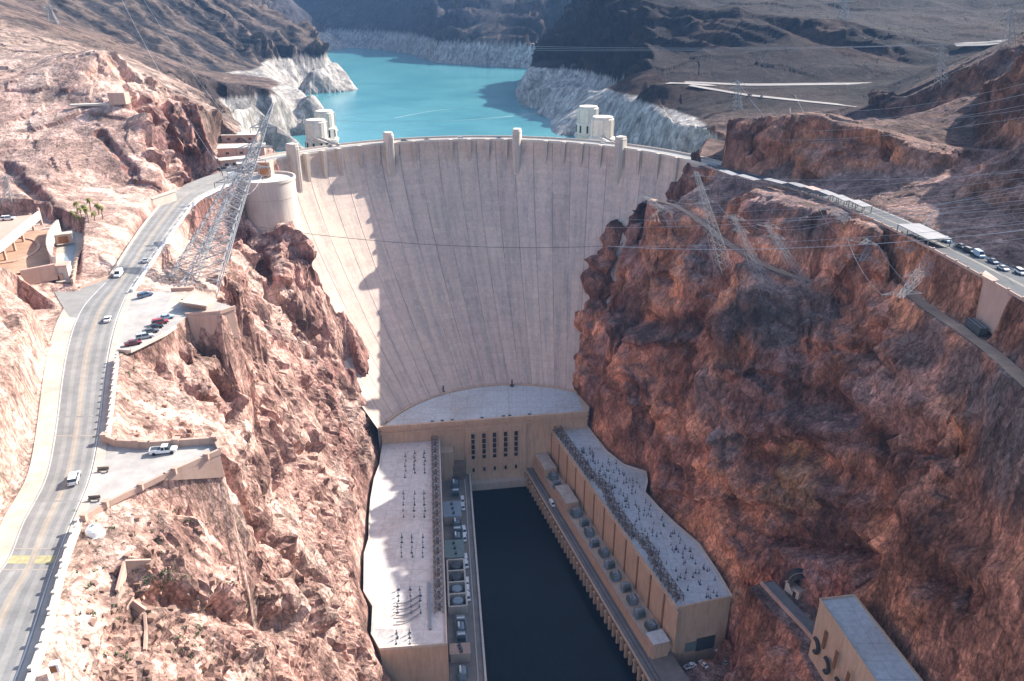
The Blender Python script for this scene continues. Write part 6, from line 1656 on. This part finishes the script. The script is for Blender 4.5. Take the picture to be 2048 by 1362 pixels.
for i,(x,y) in enumerate(pal):
    s_=seen(x,y+22)
    if s_: palm(s_.x,s_.y,s_.z,3.6+ (i*37%5)*.6,ws[i]+' of the cluster below the pink hill')
# desert shrubs: too many to count
def shrubs(name,pts,lab,mat,s0,s1):
    q=MB()
    for (x,y,z) in pts:
        R=RNG.uniform(s0,s1)
        for k_ in range(16):
            v=Vector(RNG.randn(3)); v.normalize(); v.z=abs(v.z); c=Vector((x,y,z))+v*R*RNG.uniform(.3,1.)
            a=Vector(RNG.randn(3)).normalized()*R*.38; b=Vector(RNG.randn(3)).normalized()*R*.38
            q.add([c-a,c+b,c+a,c-b],[(0,1,2,3)])
    return tag(q.build(name,mat),lab,'shrubs',kind='stuff')
pts=[]
for _ in range(900):
    px=RNG.uniform(150,720); py=RNG.uniform(1010,1362)
    s_=seen(px,py)
    if s_ and s_.y<190 and s_.z>-60 and RNG.rand()<.22: pts.append((s_.x,s_.y,s_.z-.1))
for cx_,cy_,r_,n_ in ((310,1165,30,26),(262,745,10,8),(265,690,4,4),(250,800,5,4),(370,1300,60,26),(250,1310,18,8),(330,1150,20,14),(520,1010,40,16)):
    for _ in range(n_):
        s_=seen(cx_+RNG.randn()*r_*.6,cy_+RNG.randn()*r_*.35)
        if s_: pts.append((s_.x,s_.y,s_.z-.1))
shrubs('desert_shrubs',pts,'dusty green and grey desert scrub dotted over the left slope',M['leaf_g'],.25,.7)
# loose boulders as stuff on the slopes
q=MB()
for _ in range(900):
    px=RNG.uniform(120,760); py=RNG.uniform(430,1362)
    s_=seen(px,py)
    if not s_ or s_.z<-150: continue
    if any(True for _ in ()) : pass
    x,y=s_.x,s_.y
    a_=apply_flats(np.array([x]),np.array([y]),np.array([0.]))[1][0]
    if a_<.6: continue
    R=RNG.uniform(.25,.9)
    vs=[]
    for sx_,sy_,sz_ in ((-1,-1,-1),(1,-1,-1),(1,1,-1),(-1,1,-1),(-1,-1,1),(1,-1,1),(1,1,1),(-1,1,1)):
        vs.append((x+sx_*R*RNG.uniform(.4,1),y+sy_*R*RNG.uniform(.4,1),s_.z+sz_*R*RNG.uniform(.3,.8)))
    q.add(vs,[(0,3,2,1),(4,5,6,7),(0,1,5,4),(1,2,6,5),(2,3,7,6),(3,0,4,7)])
M['boulder']=simple('loose_rock',(.30,.19,.145),.9,0,.35,.3)
tag(q.build('boulders',M['boulder']),'loose angular rocks scattered over the canyon slopes','rocks',kind='stuff')
# boat wake on the lake
q=MB(); a=Vector(U(790,236,-46)); b=Vector(U(912,217,-46))
pts=[a.lerp(b,f)+Vector((0,12*math.sin(f*3),.04)) for f in np.linspace(0,1,20)]
vs=[];
for i,p in enumerate(pts): vs+=[(p.x,p.y-.7*(1.2-i/20),-45.93),(p.x,p.y+.7*(1.2-i/20),-45.93)]
q.add(vs,[(i*2,i*2+2,i*2+3,i*2+1) for i in range(19)]); tag(q.build('boat_wake',M['paint_w']),'faint white wake line across the lake','wake',kind='stuff')
# buoy line
q=MB(); b=[Vector(UD(690,243,620)),]
p0=Vector(U(670,240,-46)); p1=Vector(U(1150,214,-46)); q.tube([p0.lerp(p1,f)+Vector((0,-60*4*f*(1-f),-.05)) for f in np.linspace(0,1,30)],.22,4,False)
tag(q.build('buoy_line',M['steel']),'thin floating barrier line across the lake behind the dam','buoy line')
print('p6',time.time()-T0)
# ---------------------------------------------------------------- camera, light, air
cam=bpy.data.cameras.new('camera'); co=bpy.data.objects.new('camera',cam); COL.objects.link(co)
co.location=(0,0,CZ); co.rotation_euler=(math.radians(90)-TH,0,0); cam.sensor_width=36; cam.lens=F/2048*36; cam.clip_end=20000; cam.clip_start=.5
sc.camera=co
AZ=math.radians(52); EL=math.radians(34)
sd=Vector((math.sin(AZ)*math.cos(EL),math.cos(AZ)*math.cos(EL),math.sin(EL)))
sl=bpy.data.lights.new('sun','SUN'); sl.energy=5.0; sl.angle=math.radians(.5); sl.color=(1,.93,.84)
so=bpy.data.objects.new('sun',sl); COL.objects.link(so); so.rotation_euler=(-sd).to_track_quat('-Z','Y').to_euler(); so.location=(300,300,400)
wd_=bpy.data.worlds.new('World'); sc.world=wd_; wd_.use_nodes=True; nt=wd_.node_tree
bg=nt.nodes['Background']; sk=nt.nodes.new('ShaderNodeTexSky'); sk.sky_type='NISHITA'; sk.sun_disc=False; sk.sun_elevation=EL; sk.sun_rotation=AZ; sk.dust_density=1.5; sk.air_density=1.0
nt.links.new(sk.outputs[0],bg.inputs[0]); bg.inputs[1].default_value=.14
sc.view_settings.view_transform='Standard'; sc.view_settings.look='None'; sc.view_settings.gamma=1; sc.view_settings.exposure=1.18
HAZE=True
if HAZE:
    hm=bpy.data.materials.new('haze'); hm.use_nodes=True; nt=hm.node_tree
    nt.nodes.remove(nt.nodes['Principled BSDF']); v=nt.nodes.new('ShaderNodeVolumePrincipled'); v.inputs['Color'].default_value=(.30,.56,1.,1); v.inputs['Density'].default_value=.00006; v.inputs['Anisotropy'].default_value=.0
    nt.links.new(v.outputs[0],nt.nodes['Material Output'].inputs['Volume'])
    m=MB(); m.box((0,4000,150),(10400,8800,700)); o=m.build('haze',hm); tag(o,'pale blue haze filling the canyon air','haze',kind='stuff')
sc.cycles.volume_bounces=0; sc.cycles.max_bounces=6; sc.cycles.diffuse_bounces=3; sc.cycles.use_denoising=True; sc.cycles.denoising_prefilter='ACCURATE'; sc.cycles.denoising_input_passes='RGB_ALBEDO_NORMAL'; sc.cycles.sample_clamp_indirect=4.; sc.cycles.sample_clamp_direct=12.; sc.cycles.volume_step_rate=5
sc.cycles.use_adaptive_sampling=True; sc.cycles.adaptive_threshold=.012
print('total',time.time()-T0)
